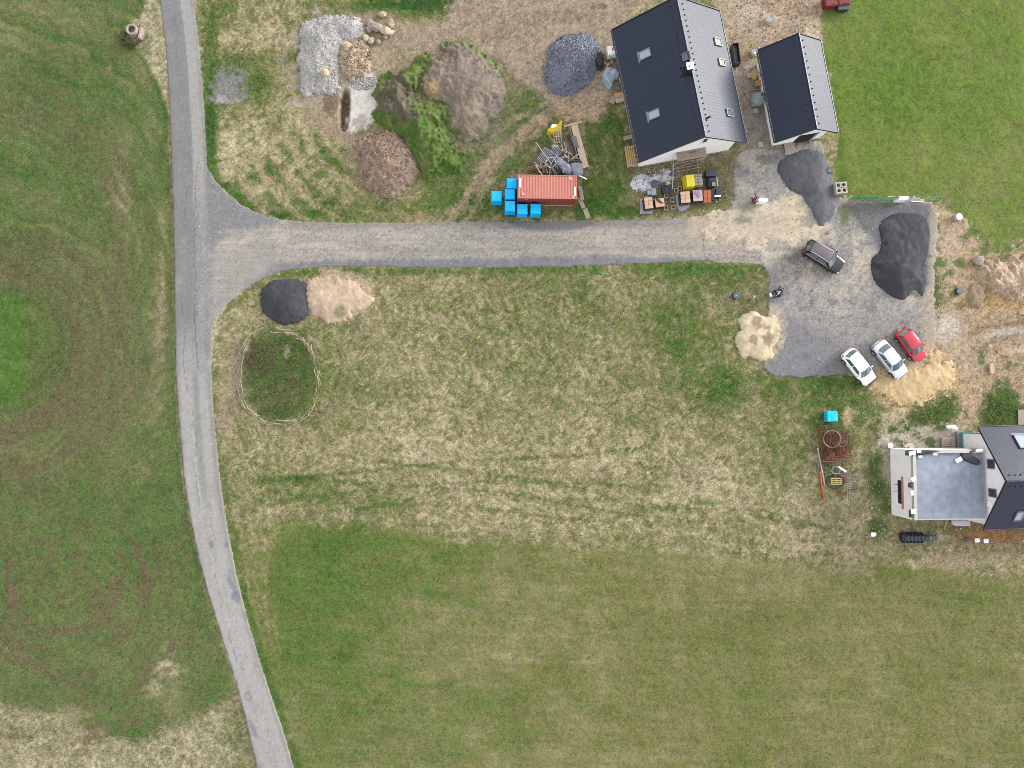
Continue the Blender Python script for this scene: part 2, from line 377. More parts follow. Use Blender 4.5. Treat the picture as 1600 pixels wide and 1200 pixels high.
brown_ = np.clip(1.1*sm(24, 0, np.abs(r1-150)+6*arc)+.7*sm(30, 0, np.abs(r1-185)+10*arc)+.5*sm(22, 0, np.abs(r1-120)), 0, 1)*sm(-80, 40, U+.15*(V-545))*(.55+.5*arc)*sm(360, 420, V)
brown2 = .95*LN([(-20,110),(60,135),(110,165),(150,205),(165,260),(175,320),(190,420),(205,520),(205,600),(180,660),(120,700),(40,715),(-40,712)], 5, 10, 8)*np.clip(.5+.9*arcf, 0, 1)
brown2 = np.maximum(brown2, .35*LN([(130,300),(160,360),(172,430),(190,520)], 3, 5, 4))
brown2 = np.maximum(brown2, .8*LN([(-10,1018),(50,1035),(95,1060),(135,1085)], 5, 5, 5)); brown2 = np.maximum(brown2, .35*EL(110,560,110,150,.6,.7)*(U > 40))
brown2 = np.maximum(brown2, .7*np.maximum.reduce([EL(165,972,20,7,.5,.7,-.5), EL(222,942,10,4,.5,.6), EL(68,848,18,6,.5,.7), EL(30,738,55,12,.5,1.0), EL(60,760,40,20,.5,1.0)*.7, EL(268,1005,5,14,.5,.6), EL(110,985,60,6,.5,.6,-.1)]))
Lm = Lm-.2*EL(50,40,70,50,.6,.5)*.6
# straw of the bottom-left corner, edge is an arc
mst = sm(-16, 18, np.hypot((U-130)*.82, V-905)-258+9*ns_+6*nm)*(V > 1040)*(U < 420); mst = np.maximum(mst, .9*sm(-6, 12, V-1092-.30*U+10*nm+8*ns_)*(U < 300))
Lm = Lm*(1-mst)+(.10+.26*stk+.14*ns_+.10*nm+.28*sm(330, 380, U))*mst
for cx, cy, rx, ry, a in [(190,290,14,60,-.3),(225,120,18,30,-.18),(240,200,14,40,-.18),(252,420,10,90,-.22),(245,560,12,120,-.18),(200,720,40,60,-.12),(270,1070,20,60,-.2),(255,1045,26,10,-.45),(235,1075,12,12,-.4),(115,1115,30,12,-.3),
        (205,1145,30,9,.25),(310,950,16,60,.12),(180,830,120,60,.06),(230,870,60,40,.06),(120,1080,80,12,.1),(90,470,60,50,.05)]:
    Lm = Lm+a*EL(cx, cy, rx, ry, .6, .7)
wedge = PL([(235,-30),(252,-30),(262,60),(266,130),(268,190),(262,185),(248,140),(225,95),(200,62),(205,30),(222,22)], 3, 5)
Lm = Lm*(1-wedge)+(.12+.30*stk+.25*ns_)*wedge
Lm = Lm+.38*LN([(205,62),(225,95),(248,140),(262,185)], 3.5, 3, 1.5)+.3*LN([(268,250),(271,420),(273,560),(278,660),(290,790),(312,900)], 4, 4, 4)
Lf = np.where(U < 265+.0*V, Lm, Lf); isleft = field(U, V, [(-3000,-3000),(255,-3000),(275,-20),(290,300),(300,560),(310,760),(350,900),(400,1060),(440,1200),(600,3000),(-3000,3000)], 1, True, 9000) > 0
Lf = np.where(isleft, Lm, Lf)
# north-west building plot
mnw = (U > 290) & (V < 360) & (U < 1285)
La = .22+.22*nm+.26*ns_+.32*stk+.12*nb+.16*nf
la_arc = fbm(np.hypot(U-330, V-120), U*0+3, 9, 2, 41); la_arc = sm(.1, .8, fbm(np.hypot(U-300, V-70)+5*ns_, V, 11, 2, 42, PI/2, 6))
La = La+.40*la_arc*sm(190, 240, V)*(U < 600)
for cx, cy, rx, ry, a in [(360,20,50,20,.2),(390,60,60,45,-.16),(370,230,45,45,-.22),(400,95,60,14,.25),(330,130,12,150,.5),(360,125,35,40,.35),(405,130,22,28,.4),(450,90,40,8,.25),(640,10,90,14,.5),(680,8,60,14,.3),(590,5,70,10,.4),(560,22,22,12,.4),(545,310,60,26,.1),
        (500,330,150,16,.3),(760,330,60,14,.3),(740,200,60,90,.35),(820,210,60,50,.28),(870,320,80,26,.3),(700,290,40,40,.35),(420,200,10,12,.35),(640,320,60,14,.15),(830,150,50,25,.35)]:
    La = La+a*EL(cx, cy, rx, ry, .55, .8)
La = La+.5*PL([(922,150),(950,135),(965,150),(975,200),(990,245),(985,262),(1005,300),(1005,335),(905,338),(905,300),(918,240),(905,190)], 8, 8)
La = La+.45*LN([(328,175),(333,262),(350,292),(380,318),(430,338)], 8, 4, 3)
Lf = np.where(mnw, La, Lf)
# east lawn
mlawn = PL([(1283,-400),(1286,60),(1298,110),(1310,200),(1318,300),(1470,306),(1485,335),(1520,372),(1560,378),(1610,372),(1800,370),(1800,-400)], 3, 4)
mlawn = np.maximum(mlawn, ((U > 1590) & (V < 370))*1.0)
Ll = .60+.14*nb+.12*nm+.14*ns_+.18*nf+.05*wh-.2*sm(-40, 40, field(U, V, [(1320,210),(1600,230),(1600,380),(1320,310)], 1, True, 90))*.6-.12*LN([(1325,100),(1330,200),(1345,310)], 3, 10, 6)
Ll = Ll+.3*LN([(1290,90),(1300,150),(1314,230),(1318,300)], 5, 5, 3)+.22*EL(1400,130,50,60,.6,.8)
Lf = Lf*(1-mlawn)+Ll*mlawn
CG = grass(Lf+.11*wh)*(1+.36*wh+.17*nf+.08*ns_)[..., None]
# lime tint of the lawn and mid meadow, brown bare soil in the meadow
lime = lin((122, 150, 52)); CG = CG*(1-.42*mlawn[..., None])+lime*(1+.5*nf*.4+.3*ns_)[..., None]*(.42*mlawn)[..., None]
gm = CG.mean(-1, keepdims=True); ds = ((isleft*1.0)*.16)[..., None]; CG = CG*(1-ds)+gm*np.array([1.02, 1.06, .92])*ds
yel = (isleft*1.0)*.0*(1-mst); CG = CG*(1-yel[..., None])+lin((120, 140, 48))*yel[..., None]
bm_ = np.clip(np.maximum(brown*1.15, brown2*1.15), 0, .95)*(isleft*1.0)
CG = mixc(CG, .30*mlawn*sm(.0, 1.0, fbm(U, V, 22, 3, 58)+sm(150, 330, V)*.5), (150, 152, 92), .2*wh)
CG = mixc(CG, .45*sm(95, 50, r1)*(isleft*1.0), (98, 134, 52), .25*wh+.15*ns_)
CG = mixc(CG, bm_*(.75+.4*nf), (120, 102, 82), .18*ns_+.25*wh)
sel2 = .5*sm(.3, .9, fbm(U, V, 60, 3, 51))*mbot; CG = mixc(CG, .38*mbot*sm(620, 1050, U+80*nb)*(.6+.5*nm), (138, 130, 78), .2*wh+.1*nf); CG = mixc(CG, .3*sel2, (146, 134, 90), .2*wh)
CG = mixc(CG, .4*sm(.3, 1.2, fbm(U, V, 14, 3, 53)+.5*nb)*(isleft*1.0)*(1-mst), (124, 114, 82), .2*wh)
CG = mixc(CG, .22*sm(.3, 1., -swirl)*(isleft*1.0)*(1-mst), (140, 144, 92), .2*wh)
CG = mixc(CG, np.clip(.45*sm(.2, 1.1, nm+.6*ns_)*((U > 340) & (V > 430)), 0, .4)*(1-mbot), (178, 160, 138))
# bare earth patches
tx = .20*nf+.14*ns_+.26*wh
def soil(P, c, soft=6, rough=8, k=1.0, t=None): 
    global CG
    CG = mixc(CG, k*PL(P, soft, rough), c, tx if t is None else t)
def blot(cx, cy, rx, ry, c, k=1.0, a=0.0, soft=.3, rough=.4):
    global CG
    CG = mixc(CG, k*EL(cx, cy, rx, ry, soft, rough, a), c, tx)
def trk(P, wd, c, k=.8, soft=3, rough=4):
    global CG
    CG = mixc(CG, k*LN(P, wd, soft, rough), c, tx)
soil([(600,25),(640,42),(700,20),(760,-60),(1090,-60),(1000,10),(968,50),(975,120),(960,150),(935,185),(890,190),(860,165),(835,140),(795,120),(780,90),(700,75),(640,70),(605,60)], (166,150,131), 7, 10)
blot(940,10,20,5,(126,108,88),.7,-.1); blot(870,25,60,10,(150,130,110),.6); blot(800,50,50,18,(160,140,120),.6)
soil([(850,150),(905,140),(938,135),(945,165),(925,188),(885,190),(862,175)], (196,172,142), 5, 8, .85)
soil([(905,190),(915,185),(912,210),(903,206)], (186,162,134), 3, 4, .7)
soil([(1090,-60),(1280,-60),(1282,40),(1278,60),(1250,55),(1190,80),(1200,130),(1150,150),(1130,30)], (187,167,145), 5, 8)
soil([(1145,60),(1190,60),(1212,120),(1216,235),(1290,222),(1275,240),(1150,260),(1160,225)], (170,158,143), 5, 7, .9); blot(1180,190,14,40,(158,152,146),.7)
blot(1190,20,50,20,(200,184,168),.6); blot(1165,75,25,25,(200,172,130),.5); blot(1235,12,40,14,(176,150,124),.5); blot(1268,45,14,16,(222,206,178),.8)
trk([(765,52),(700,66),(640,92),(600,122),(575,160),(568,190)], 4, (160,140,120)); trk([(740,70),(690,92),(640,105),(604,130),(590,170)], 3.2, (150,131,112)); trk([(665,40),(620,78),(590,105),(565,125)], 3, (166,146,122), .7)
trk([(690,352),(722,325),(742,285),(772,245),(812,212),(860,178)], 7, (176,156,132), .95, 5, 8); trk([(722,352),(748,318),(766,270),(800,232),(840,205)], 4.5, (170,150,124), .85, 4, 7); trk([(706,345),(732,310),(752,275)], 2, (130,116,96), .7); trk([(770,215),(800,190),(850,165)], 3, (170,152,128), .7); trk([(640,345),(700,330),(740,300)], 2.5, (150,134,110), .5)
trk([(400,330),(450,325),(520,322),(600,335),(680,338)], 3, (168,152,124), .45, 3, 5)
for k, r in enumerate((112, 140, 168, 198, 228, 262)):
    trk([(612+r*math.cos(t), 172+r*.93*math.sin(t)) for t in np.linspace(1.95+.02*k, 3.0-.05*k, 9)], 3.4, (190,170,140), .6, 4, 5)
    CG = mixc(CG, .5*LN([(612+(r+12)*math.cos(t), 172+(r+12)*.93*math.sin(t)) for t in np.linspace(2.05, 2.95-.06*k, 9)], 2.6, 3, 5), grass(.85+.2*nf+.2*ns_))
soil([(480,140),(550,135),(560,160),(560,200),(600,215),(560,240),(520,215),(480,195),(468,165)], (166,146,126), 6, 8, .8)
for cx, cy, rx, ry, c_ in [(720,150,84,96,(156,140,124)),(604,254,64,58,(164,146,124)),(640,200,60,80,(150,140,110)),(520,90,66,80,(178,168,156)),(560,90,50,50,(176,158,138)),(590,44,40,30,(170,152,130)),(893,100,56,60,(166,152,136))]: blot(cx, cy, rx, ry, c_, .7, 0, .35, .6)
soil([(580,66),(650,52),(720,50),(760,70),(690,92),(640,110),(600,128),(578,160),(570,120)], (170,154,134), 8, 12, .55)
soil([(536,142),(545,142),(545,170),(541,200),(533,200),(531,165)], (118,98,80), 2, 2, .95)
soil([(508,150),(528,152),(530,165),(518,180),(505,172)], (128,104,88), 2, 4, .8)
soil([(545,135),(580,118),(588,150),(584,185),(560,203),(542,198),(545,165)], (222,217,210), 5, 7, 1.0, .10*nf+.12*wh); blot(562,190,14,10,(170,160,148),.6,0,.4,.8)
blot(360,132,24,30,(142,138,142),.8,0,.3,.9); blot(352,158,18,7,(172,170,176),.8,.2,.3,.8); blot(385,118,10,12,(148,142,140),.6,0,.3,.9)
blot(455,162,10,4,(176,172,168),.7,-.3)
# around the two northern houses
soil([(970,250),(990,256),(1070,255),(1130,245),(1150,240),(1148,330),(1100,334),(1060,334),(1010,335),(985,300),(975,275)], (140,132,100), 6, 8, .65)
blot(1110,300,26,26,(116,112,96),.8); blot(1075,262,50,9,(150,128,90),.6); blot(998,276,14,5,(176,142,96),.7,-.2); blot(1060,306,45,16,(110,108,84),.6)
blot(988,150,8,50,(150,140,120),.7,-.16); blot(986,175,5,30,(186,180,172),.7,-.12)
trk([(1010,332),(1060,328),(1110,322),(1140,316)], 4, (118,132,66), .6, 4, 5)
blot(1010,318,30,14,(180,160,118),.4,.2,.4,.9); blot(1290,262,7,12,(206,186,140),.9)
trk([(1286,235),(1292,255),(1306,288)], 5, (150,140,100), .6)
# east: broken ground
soil([(1458,330),(1490,332),(1510,350),(1530,365),(1555,395),(1800,400),(1800,700),(1590,640),(1585,600),(1545,600),(1525,640),(1530,664),(1490,664),(1500,620),(1470,600),(1440,590),(1452,545),(1466,500),(1460,420)], (190,167,138), 6, 8)
soil([(1500,395),(1560,398),(1800,395),(1800,470),(1560,470),(1525,440)], (190,163,126), 6, 12, .8); blot(1560,470,60,12,(206,168,116),.85,0,.4,.6); blot(1580,520,50,9,(186,178,166),.8,-.1,.4,.6); trk([(1520,522),(1560,508),(1700,496)], 3, (140,124,98), .8); trk([(1530,545),(1570,528),(1700,515)], 3, (158,144,118), .8)
trk([(1540,565),(1600,545),(1700,530)], 5, (198,184,160), .7)
blot(1478,512,26,22,(206,198,190),.9,0,.5,.6); blot(1505,560,30,40,(190,172,152),.6); blot(1560,600,24,60,(182,158,130),.6); blot(1520,610,24,30,(206,180,146),.7)
blot(1478,372,24,24,(192,174,154),.8); blot(1480,405,26,12,(198,180,156),.6); blot(1470,440,8,60,(150,150,108),.6,0,.4,.9)
for cx, cy, rx, ry, k in [(1462,350,6,18,.9),(1470,410,9,8,.8),(1463,440,6,22,.8),(1480,428,10,6,.8),(1492,455,5,12,.6),(1465,470,7,9,.8),(1516,362,12,10,.8),(1545,392,26,7,.7),(1500,408,8,7,.8),(1570,403,20,5,.7),(1535,465,12,4,.6),(1500,478,8,6,.5),(1583,420,12,4,.6),
                       (1455,632,34,24,1.0),(1475,645,26,16,.9),(1430,650,12,10,.7),(1485,580,18,9,.6),(1472,583,9,7,.7),(1565,635,26,34,1.0),(1578,650,26,22,1.0),(1560,610,10,20,.9),(1543,655,14,10,.7),(1533,560,5,9,.8),(1580,570,9,5,.7)]:
    g_ = grass(.80+.22*ns_+.2*nf+.15*nm); CG = mixc(CG, k*EL(cx, cy, rx, ry, .3, .8), g_)
# site around the house with the flat roof
soil([(1385,590),(1440,590),(1425,640),(1410,690),(1385,700),(1375,680),(1380,640)], (196,180,152), 5, 9, .9)
soil([(1375,680),(1410,672),(1500,664),(1500,705),(1385,705)], (190,180,164), 5, 7, .85); soil([(1380,700),(1392,700),(1392,750),(1384,745)], (186,174,158), 3, 5, .8)
for cx, cy, rx, ry in [(1395,672,10,6),(1420,668,5,5),(1454,690,7,7),(1400,690,9,5),(1470,668,12,5),(1367,730,14,26),(1375,760,12,20),(1372,822,16,14),(1385,792,8,14)]:
    CG = mixc(CG, .85*EL(cx, cy, rx, ry, .35, .7), grass(.86+.22*ns_+.2*nf))
soil([(1480,818),(1510,812),(1700,815),(1700,850),(1520,850),(1490,842)], (166,136,100), 5, 9, .8); blot(1560,836,50,10,(186,140,92),.85); blot(1580,868,60,14,(172,152,124),.5); blot(1490,880,40,14,(178,158,130),.6)
blot(1300,652,10,14,(200,178,150),.0); blot(1325,650,7,18,(196,172,142),.85,.1); blot(1345,560,1,1,(1,1,1),0)
for k in range(5): trk([(1296+12*k, 790),(1298+12*k, 850+6*k),(1325+10*k, 905)], 2.2, (172,156,130), .4, 3, 5)
blot(1360,740,3,60,(120,122,84),.5); 
# ring of branches: inner weeds and bare soil
inn = EL(435,588,58,72,.12,.2); CG = mixc(CG, inn*.85, grass(.82+.3*ns_+.3*nf+.25*nm)); CG = mixc(CG, inn*.45*sm(-.1, .7, fbm(U, V, 13, 3, 57)), (122, 112, 84), .2*wh+.15*nf); blot(402,560,26,26,(98,80,68),.85,0,.4,.6); blot(440,620,30,24,(124,116,88),.6,0,.5,.9); blot(448,552,5,9,(190,170,160),.8)
blot(368,590,12,60,(176,164,140),.5); blot(352,640,14,60,(184,168,142),.5)
blot(530,462,54,40,(204,182,156),.9,0,.18,.25)
blot(1168,462,20,24,(150,142,116),.3); blot(1150,470,5,9,(196,180,150),.5)
# thin worn edges beside the road
CG = mixc(CG, .6*LN([(262,130),(267,250),(271,400),(273,550),(278,650),(291,780),(314,890),(344,990),(374,1090),(401,1200)], 2.2, 1.5, 1), (150,128,110), tx)
CG = mixc(CG, .35*PL(ROAD, 5, 5)*(1-mroad), (150,140,124), tx)
CG = np.clip(CG/ALB, .012, .85)

# --- asphalt lane
rc = smooth_poly([(275,-160),(275,-20),(284,60),(291,150),(297,262),(300,400),(301,550),(306,650),(317,780),(341,900),(368,1000),(397,1090),(430,1200),(470,1300)], 6, False)
dl = np.full(U.shape, 0.0); mk = mroad > 0
def side_of(Um, Vm):
    best = np.full(Um.shape, 1e9); s = np.zeros(Um.shape)
    for i in range(len(rc)-1):
        ax, ay = rc[i]; ex, ey = rc[i+1]-rc[i]; L = ex*ex+ey*ey
        t = np.clip(((Um-ax)*ex+(Vm-ay)*ey)/L, 0, 1); px, py = Um-ax-t*ex, Vm-ay-t*ey; d = np.hypot(px, py)
        m = d < best; best[m] = d[m]; s[m] = np.where((px*ey-py*ex)[m] > 0, 1, -1)
    return best*s
dl[mk] = side_of(U[mk], V[mk])        # + to the right of the centre line
al = fbm(dl, V, 2.2, 3, 61, PI/2, 22); al2 = fbm(dl, V, 5, 3, 62, PI/2, 10)
CR = np.ones(U.shape+(3,))*lin((158, 157, 158)); CR = mixc(CR, sm(520, 640, V), (174, 172, 169)); CR = CR*(1+.07*al+.06*al2+.06*nf+.14*wh+.07*nm)[..., None]
CR = mixc(CR, .8*sm(2, -2, dl-4-2*ns_*.4)*sm(560, 480, V), (134,134,138), .07*al+.06*nf+.08*nm+.12*wh)
CR = mixc(CR, .85*sm(2, -1, np.abs(dl-13)-10+1.5*ns_)*sm(330, 300, V), (172,171,169), .05*nf+.1*wh)
CR = mixc(CR, .7*sm(2, .4, np.abs(dl-4-.9*ns_))*sm(340, 250, V), (118,118,124))
CR = mixc(CR, .6*sm(7, 2, np.abs(dl-3-1.2*ns_))*sm(560, 600, V)*sm(870, 700, V), (134,134,136), .12*nf)
CR = mixc(CR, .35*sm(6, 2, np.abs(np.abs(dl)-13))*sm(480, 600, V), (176,176,174))
CR = mixc(CR, .5*sm(18, 25, np.abs(dl)+1.5*ns_), (140,134,128), .1*nf)
for cx, cy, rx, ry, a in [(363,915,4,16,-.4),(368,932,7,9,0),(386,960,5,8,0),(331,850,4,6,0),(388,1084,3,5,0),(354,852,3,4,0),(395,1138,4,12,-.3)]:
    CR = mixc(CR, .7*EL(cx, cy, rx, ry, .3, .5, a), (124,128,142))
for cx, cy, rx, ry in [(313,215,5,12),(311,290,4,9),(266,58,7,8),(388,1088,6,8),(300,170,3,14)]:
    CR = mixc(CR, .4*EL(cx, cy, rx, ry, .5, .5), (172,160,146))
dpt = np.abs(np.hypot((U-388)*1.0, (V-1087)*.8)-5.5+1.2*ns_); CR = mixc(CR, .5*sm(1.4, .5, dpt)*sm(-.3, .3, ns_+.3), (100,100,102))
CR = mixc(CR, .45*sm(.35, 1.0, fbm(U, V, 10, 3, 63, PI/2, 2.5)), (136,135,136), .1*wh); CR = mixc(CR, .35*sm(.4, 1.0, fbm(U, V, 13, 3, 64, PI/2, 2)), (184,180,172), .1*wh)
for cp in ([(283,470),(290,520),(286,560),(293,610)],[(300,640),(307,690),(304,730),(312,790)],[(330,820),(338,860),(336,900),(348,940)],[(360,1000),(372,1040),(371,1080),(384,1130)],[(292,300),(289,340),(294,380)]): CR = mixc(CR, .55*LN(cp, .5, .6, 1.2), (104,104,108))
CR = np.clip(CR/ALB, .02, .8)
# --- gravel side road
hs_ = fbm(U, V, 4, 3, 71, .0, 10)
CS = np.ones(U.shape+(3,))*lin((174, 168, 161)); CS = CS*(1+.12*hs_+.12*nf+.26*wh+.07*nm)[..., None]
vt = np.interp(U, [330,430,500,700,900,1200], [300,350,350,347,346,345]); vb = np.interp(U, [330,385,430,500,700,1200], [560,450,427,420,417,412])
CS = mixc(CS, .8*sm(17, 9, vb-V+4*ns_+3*nm)*(U > 380)*sm(1180, 1050, U), (128,130,138), .12*nf+.1*wh)
CS = mixc(CS, .5*sm(12, 4, V-vt+4*ns_)*(U > 450)*sm(1120, 1000, U), (136,134,136), .1*wh)
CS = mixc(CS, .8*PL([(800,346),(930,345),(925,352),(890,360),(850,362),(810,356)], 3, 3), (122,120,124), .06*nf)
CS = mixc(CS, .75*PL([(326,262),(345,290),(380,320),(430,340),(420,352),(380,360),(350,372),(330,395),(322,330)], 6, 4), (130,132,140), .12*nf+.1*wh)
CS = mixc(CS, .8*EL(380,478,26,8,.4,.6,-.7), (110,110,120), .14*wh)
CS = mixc(CS, .55*EL(375,430,50,60,.5,.4,.6), (168,164,160), .06*hs_); 
CS = mixc(CS, .75*sm(.0, .9, hs_+.7*nm+.3*nb)*sm(352, 362, V)*sm(404, 392, V), (192,182,171), .06*hs_+.16*wh); CS = mixc(CS, .4*LN([(500,366),(800,364),(1100,364)], 3, 4, 3), (196,187,176), .12*wh); CS = mixc(CS, .4*LN([(560,392),(800,390),(1100,386)], 3, 4, 3), (150,147,145), .12*wh); CS = mixc(CS, .5*EL(1150,370,90,26,.5,.6), (190,174,156), .1*nf)
CS = mixc(CS, sm(338, 314, U+7*ns_+5*nm)*(V > 255), CR*ALB*.98)
CS = np.clip(CS/ALB, .02, .85)
# --- yard
CY = np.ones(U.shape+(3,))*lin((164, 160, 156)); CY = CY*(1+.14*nf+.28*wh+.09*ns_+.06*nm)[..., None]
dg = np.clip(sm(-.5, .8, nb+.8*nm+.2)*.6*sm(460, 540, V)+.75*PL([(1205,500),(1290,520),(1330,545),(1345,590),(1200,590)], 14, 14), 0, .8)
CY = mixc(CY, dg, (134,134,140), .1*wh+.08*nf)
CY = mixc(CY, .9*sm(-.1, .8, nm+.5*ns_+.5*nb-.9*sm(480,560,V)+.25*sm(480,400,V)), (200,189,174), .1*nf+.2*wh); CY = mixc(CY, .7*sm(.2, .9, fbm(U, V, 12, 3, 72)), (122,123,131), .1*nf+.2*wh)
CY = mixc(CY, .85*PL([(1325,318),(1456,318),(1457,345),(1452,440),(1440,468),(1400,440),(1375,400),(1360,370),(1335,345)], 4, 6), (112,112,118), .2*wh+.1*nf)
CY = mixc(CY, .8*PL([(1195,425),(1212,430),(1218,470),(1212,500),(1200,500)], 6, 6), (140,140,148), .08*wh)
fan = PL([(1110,334),(1150,328),(1185,320),(1215,310),(1240,302),(1262,340),(1280,352),(1272,372),(1225,382),(1150,378),(1090,364),(1080,345)], 12, 16)
CY = mixc(CY, fan*.95, (222,207,180), .10*nf+.07*ns_+.1*wh); CY = mixc(CY, .5*EL(1175,350,60,28,.5,.7), (190,178,162), .1*nf)
CS = mixc(CS*ALB, fan*.7, (216,198,168), .08*nf+.1*wh)/ALB
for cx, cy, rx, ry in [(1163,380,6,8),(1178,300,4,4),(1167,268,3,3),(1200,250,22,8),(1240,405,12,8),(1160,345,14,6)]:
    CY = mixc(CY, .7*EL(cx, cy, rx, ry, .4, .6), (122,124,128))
CY = mixc(CY, .85*PL([(1290,520),(1290,520),(1460,520),(1470,600),(1350,600)], 8, 10)*sm(560, 590, V), (196,176,144), .08*nf)
CY = mixc(CY, .85*sm(1425,1455,U+5*ns_)*sm(440,460,V), (190,175,156), .2*wh+.1*nf); CY = mixc(CY, .7*sm(1446,1456,U+4*ns_), (186,174,156), .2*wh)
CY = mixc(CY, .6*LN([(1150,60),(1160,140),(1168,222)], 6, 4, 4), (170,152,120), .1*wh)
for cx, cy, rx, ry in [(1320,335,6,14),(1290,365,5,5),(1385,322,12,3),(1405,335,5,2)]: CY = mixc(CY, .8*EL(cx, cy, rx, ry, .4, .8), grass(.6+.3*nf))
CY = mixc(CY, .8*EL(1192,440,12,12,.4,.6)*(V < 448), (190,160,134), .1*nf)
CY = mixc(CY, sm(1205, 1125, U+10*ns_+8*nm)*(V > 335)*(1-fan*.9), CS*ALB)
ES = PL([(1155,498),(1185,482),(1212,478),(1226,500),(1226,535),(1212,556),(1190,570),(1165,562),(1145,540),(1146,512)], 5, 8); EO = PL([(1355,606),(1370,584),(1400,566),(1432,560),(1450,546),(1476,550),(1500,580),(1500,612),(1470,624),(1440,642),(1405,646),(1375,628)], 8, 12)
CY = mixc(CY, .7*ES, (214,200,174), .2*wh); CY = mixc(CY, .8*ES*sm(-.1, .5, fbm(U, V, 9, 3, 73)), (156,140,122), .2*wh); CY = mixc(CY, .85*EO, (212,186,146), .15*wh+.1*nf); CG = mixc(CG*ALB, .7*ES*(U > 1170), (156,134,112), .2*wh+.1*nf)/ALB; CG = mixc(CG*ALB, .85*EO, (214,188,146), .15*wh+.1*nf)/ALB
CY = np.clip(CY/ALB, .02, .85)

# --- relief
rough_g = 1-np.clip(mroad+mside+myard, 0, 1)
Z = rough_g*(.05*fbm(X, Y, 6, 3, 81)+.025*ns_+.018*nf+.02*nm)
inner = (X > gx[0]) & (X < gx[-1]) & (Y > gy[0]) & (Y < gy[-1])
Z = np.where(inner, Z, 0)*1.0-.02
Z = Z-.9*PL([(536,142),(545,142),(545,170),(541,200),(533,200),(531,165)], 2.5, 2)
idx = np.arange(NX*NY).reshape(NY, NX)
QF = np.stack([idx[:-1, :-1], idx[:-1, 1:], idx[1:, 1:], idx[1:, :-1]], -1)
mg = mat('ground_cover', None, .95, 0, .07, 3.0, .5, 14., .12, 'cover', 0, .12)
tag(np_mesh('ground', np.stack([X, Y, Z], -1).reshape(-1, 3), QF.reshape(-1, 4), CG.reshape(-1, 3), mg), kind='structure')
def sheet(name, q, Cc, dz, mt):
    cm = (q[:-1, :-1] > 0) | (q[1:, 1:] > 0) | (q[:-1, 1:] > 0) | (q[1:, :-1] > 0)
    cm &= inner[:-1, :-1] | (np.abs(V[:-1, :-1]-600) < 900)
    g1, g0 = np.gradient(np.clip(q, -12, 12)); sx = g0/ST; sy = g1/ST; gg = sx*sx+sy*sy+1e-6      # outer vertices slide in to the true edge
    k_ = np.where((q < 0) & (q > -8), -q/gg, 0); XX = X+np.clip(k_*sx, -ST, ST); YY = Y+np.clip(k_*sy, -ST, ST)
    F = QF[cm]; us, inv = np.unique(F, return_inverse=True)
    VV = np.stack([XX.ravel()[us], YY.ravel()[us], (Z*.3+np.where(q < 0, -.03, dz)).ravel()[us]], -1)
    return tag(np_mesh(name, VV, inv.reshape(F.shape), Cc.reshape(-1, 3)[us], mt), kind='structure')
mgr = mat('gravel_surface', None, .9, 0, .06, 4.0, .6, 22., .2, 'cover', 0, .14)
mas = mat('asphalt_surface', None, .85, 0, .05, 2.0, .3, 40., .25, 'cover', 0, .07)
sheet('road', qroad, CR, .035, mas)
sheet('gravel_side_road', qside, CS, .043, mgr)
sheet('gravel_yard', qyard, CY, .047, mgr)

HG = []
def hz_at(x, y):
    z = -1.0
    for (x0, y0, st_, zz) in HG:
        i = int((x-x0)/st_); j = int((y-y0)/st_)
        if 0 <= j < zz.shape[0] and 0 <= i < zz.shape[1]: z = max(z, zz[j, i])
    return z
def cov(x, y):
    i = np.clip(np.searchsorted(XS, x), 0, NX-1); j = np.clip(np.searchsorted(YS, y), 0, NY-1); return j, i
# --- grass and straw tufts: real blades, coloured like the sward they grow from
def tufts(n, keep, name, Lr, wd, zr, flat, bl=3, seed=0, spread=.12):
    r = np.random.default_rng(seed); a = G(-30, -30); b = G(1630, 1230)
    x = r.uniform(a.x, b.x, n); y = r.uniform(b.y, a.y, n); j, i = cov(x, y)
    k = keep[j, i] > r.uniform(0, 1, n); x, y, j, i = x[k], y[k], j[k], i[k]; n = len(x)
    base = CG[j, i]; uu, vv = PX(x, y); dirb = 1.5+2.2*(vn(uu/22, vv/22, 5)-.5)*2
    Vs = []; Cs = []
    for q in range(bl):
        an = dirb+r.normal(0, .7, n); L = r.uniform(Lr[0], Lr[1], n); bx = x+r.normal(0, spread, n); by = y+r.normal(0, spread, n)
        h = r.uniform(zr[0], zr[1], n); z0 = Z[j, i]-.01; px, py = -np.sin(an)*wd, np.cos(an)*wd
        tipx, tipy = bx+np.cos(an)*L, by+np.sin(an)*L
        Vs.append(np.stack([np.stack([bx-px, by-py, z0], -1), np.stack([bx+px, by+py, z0], -1), np.stack([tipx, tipy, z0+h], -1)], 1))
        t = r.uniform(0, 1, n)[:, None]; g = r.uniform(.42, 1.62, n)[:, None]
        lum = base.mean(1, keepdims=True)
        c = base*g*(1-.25)+.25*np.where(t > .5, lin((208, 196, 160))/ALB*(.4+1.9*lum*ALB/1.38), lin((80, 104, 50))/ALB)*g
        Cs.append(np.repeat(c[:, None], 3, 1))
    Vv = np.concatenate(Vs).reshape(-1, 3); Cc = np.concatenate(Cs).reshape(-1, 3)
    F = np.arange(len(Vv)).reshape(-1, 3)
    o = np_mesh(name, Vv, F, np.clip(Cc, .01, .8), mblade, False)
    return tag(o, None, None, None, 'stuff')
mblade = mat('grass_blade', None, .8, 0, .05, 2, 0, 10, .15, 'cover')
nograss = np.clip(mroad+mside+myard, 0, 1)
greenness = np.clip((CG[..., 1]-CG[..., 2]*1.25)/(CG[..., 1]+.01), 0, 1)
gk = np.clip(greenness*3.2, 0, 1)*(nograss < .2)*inner
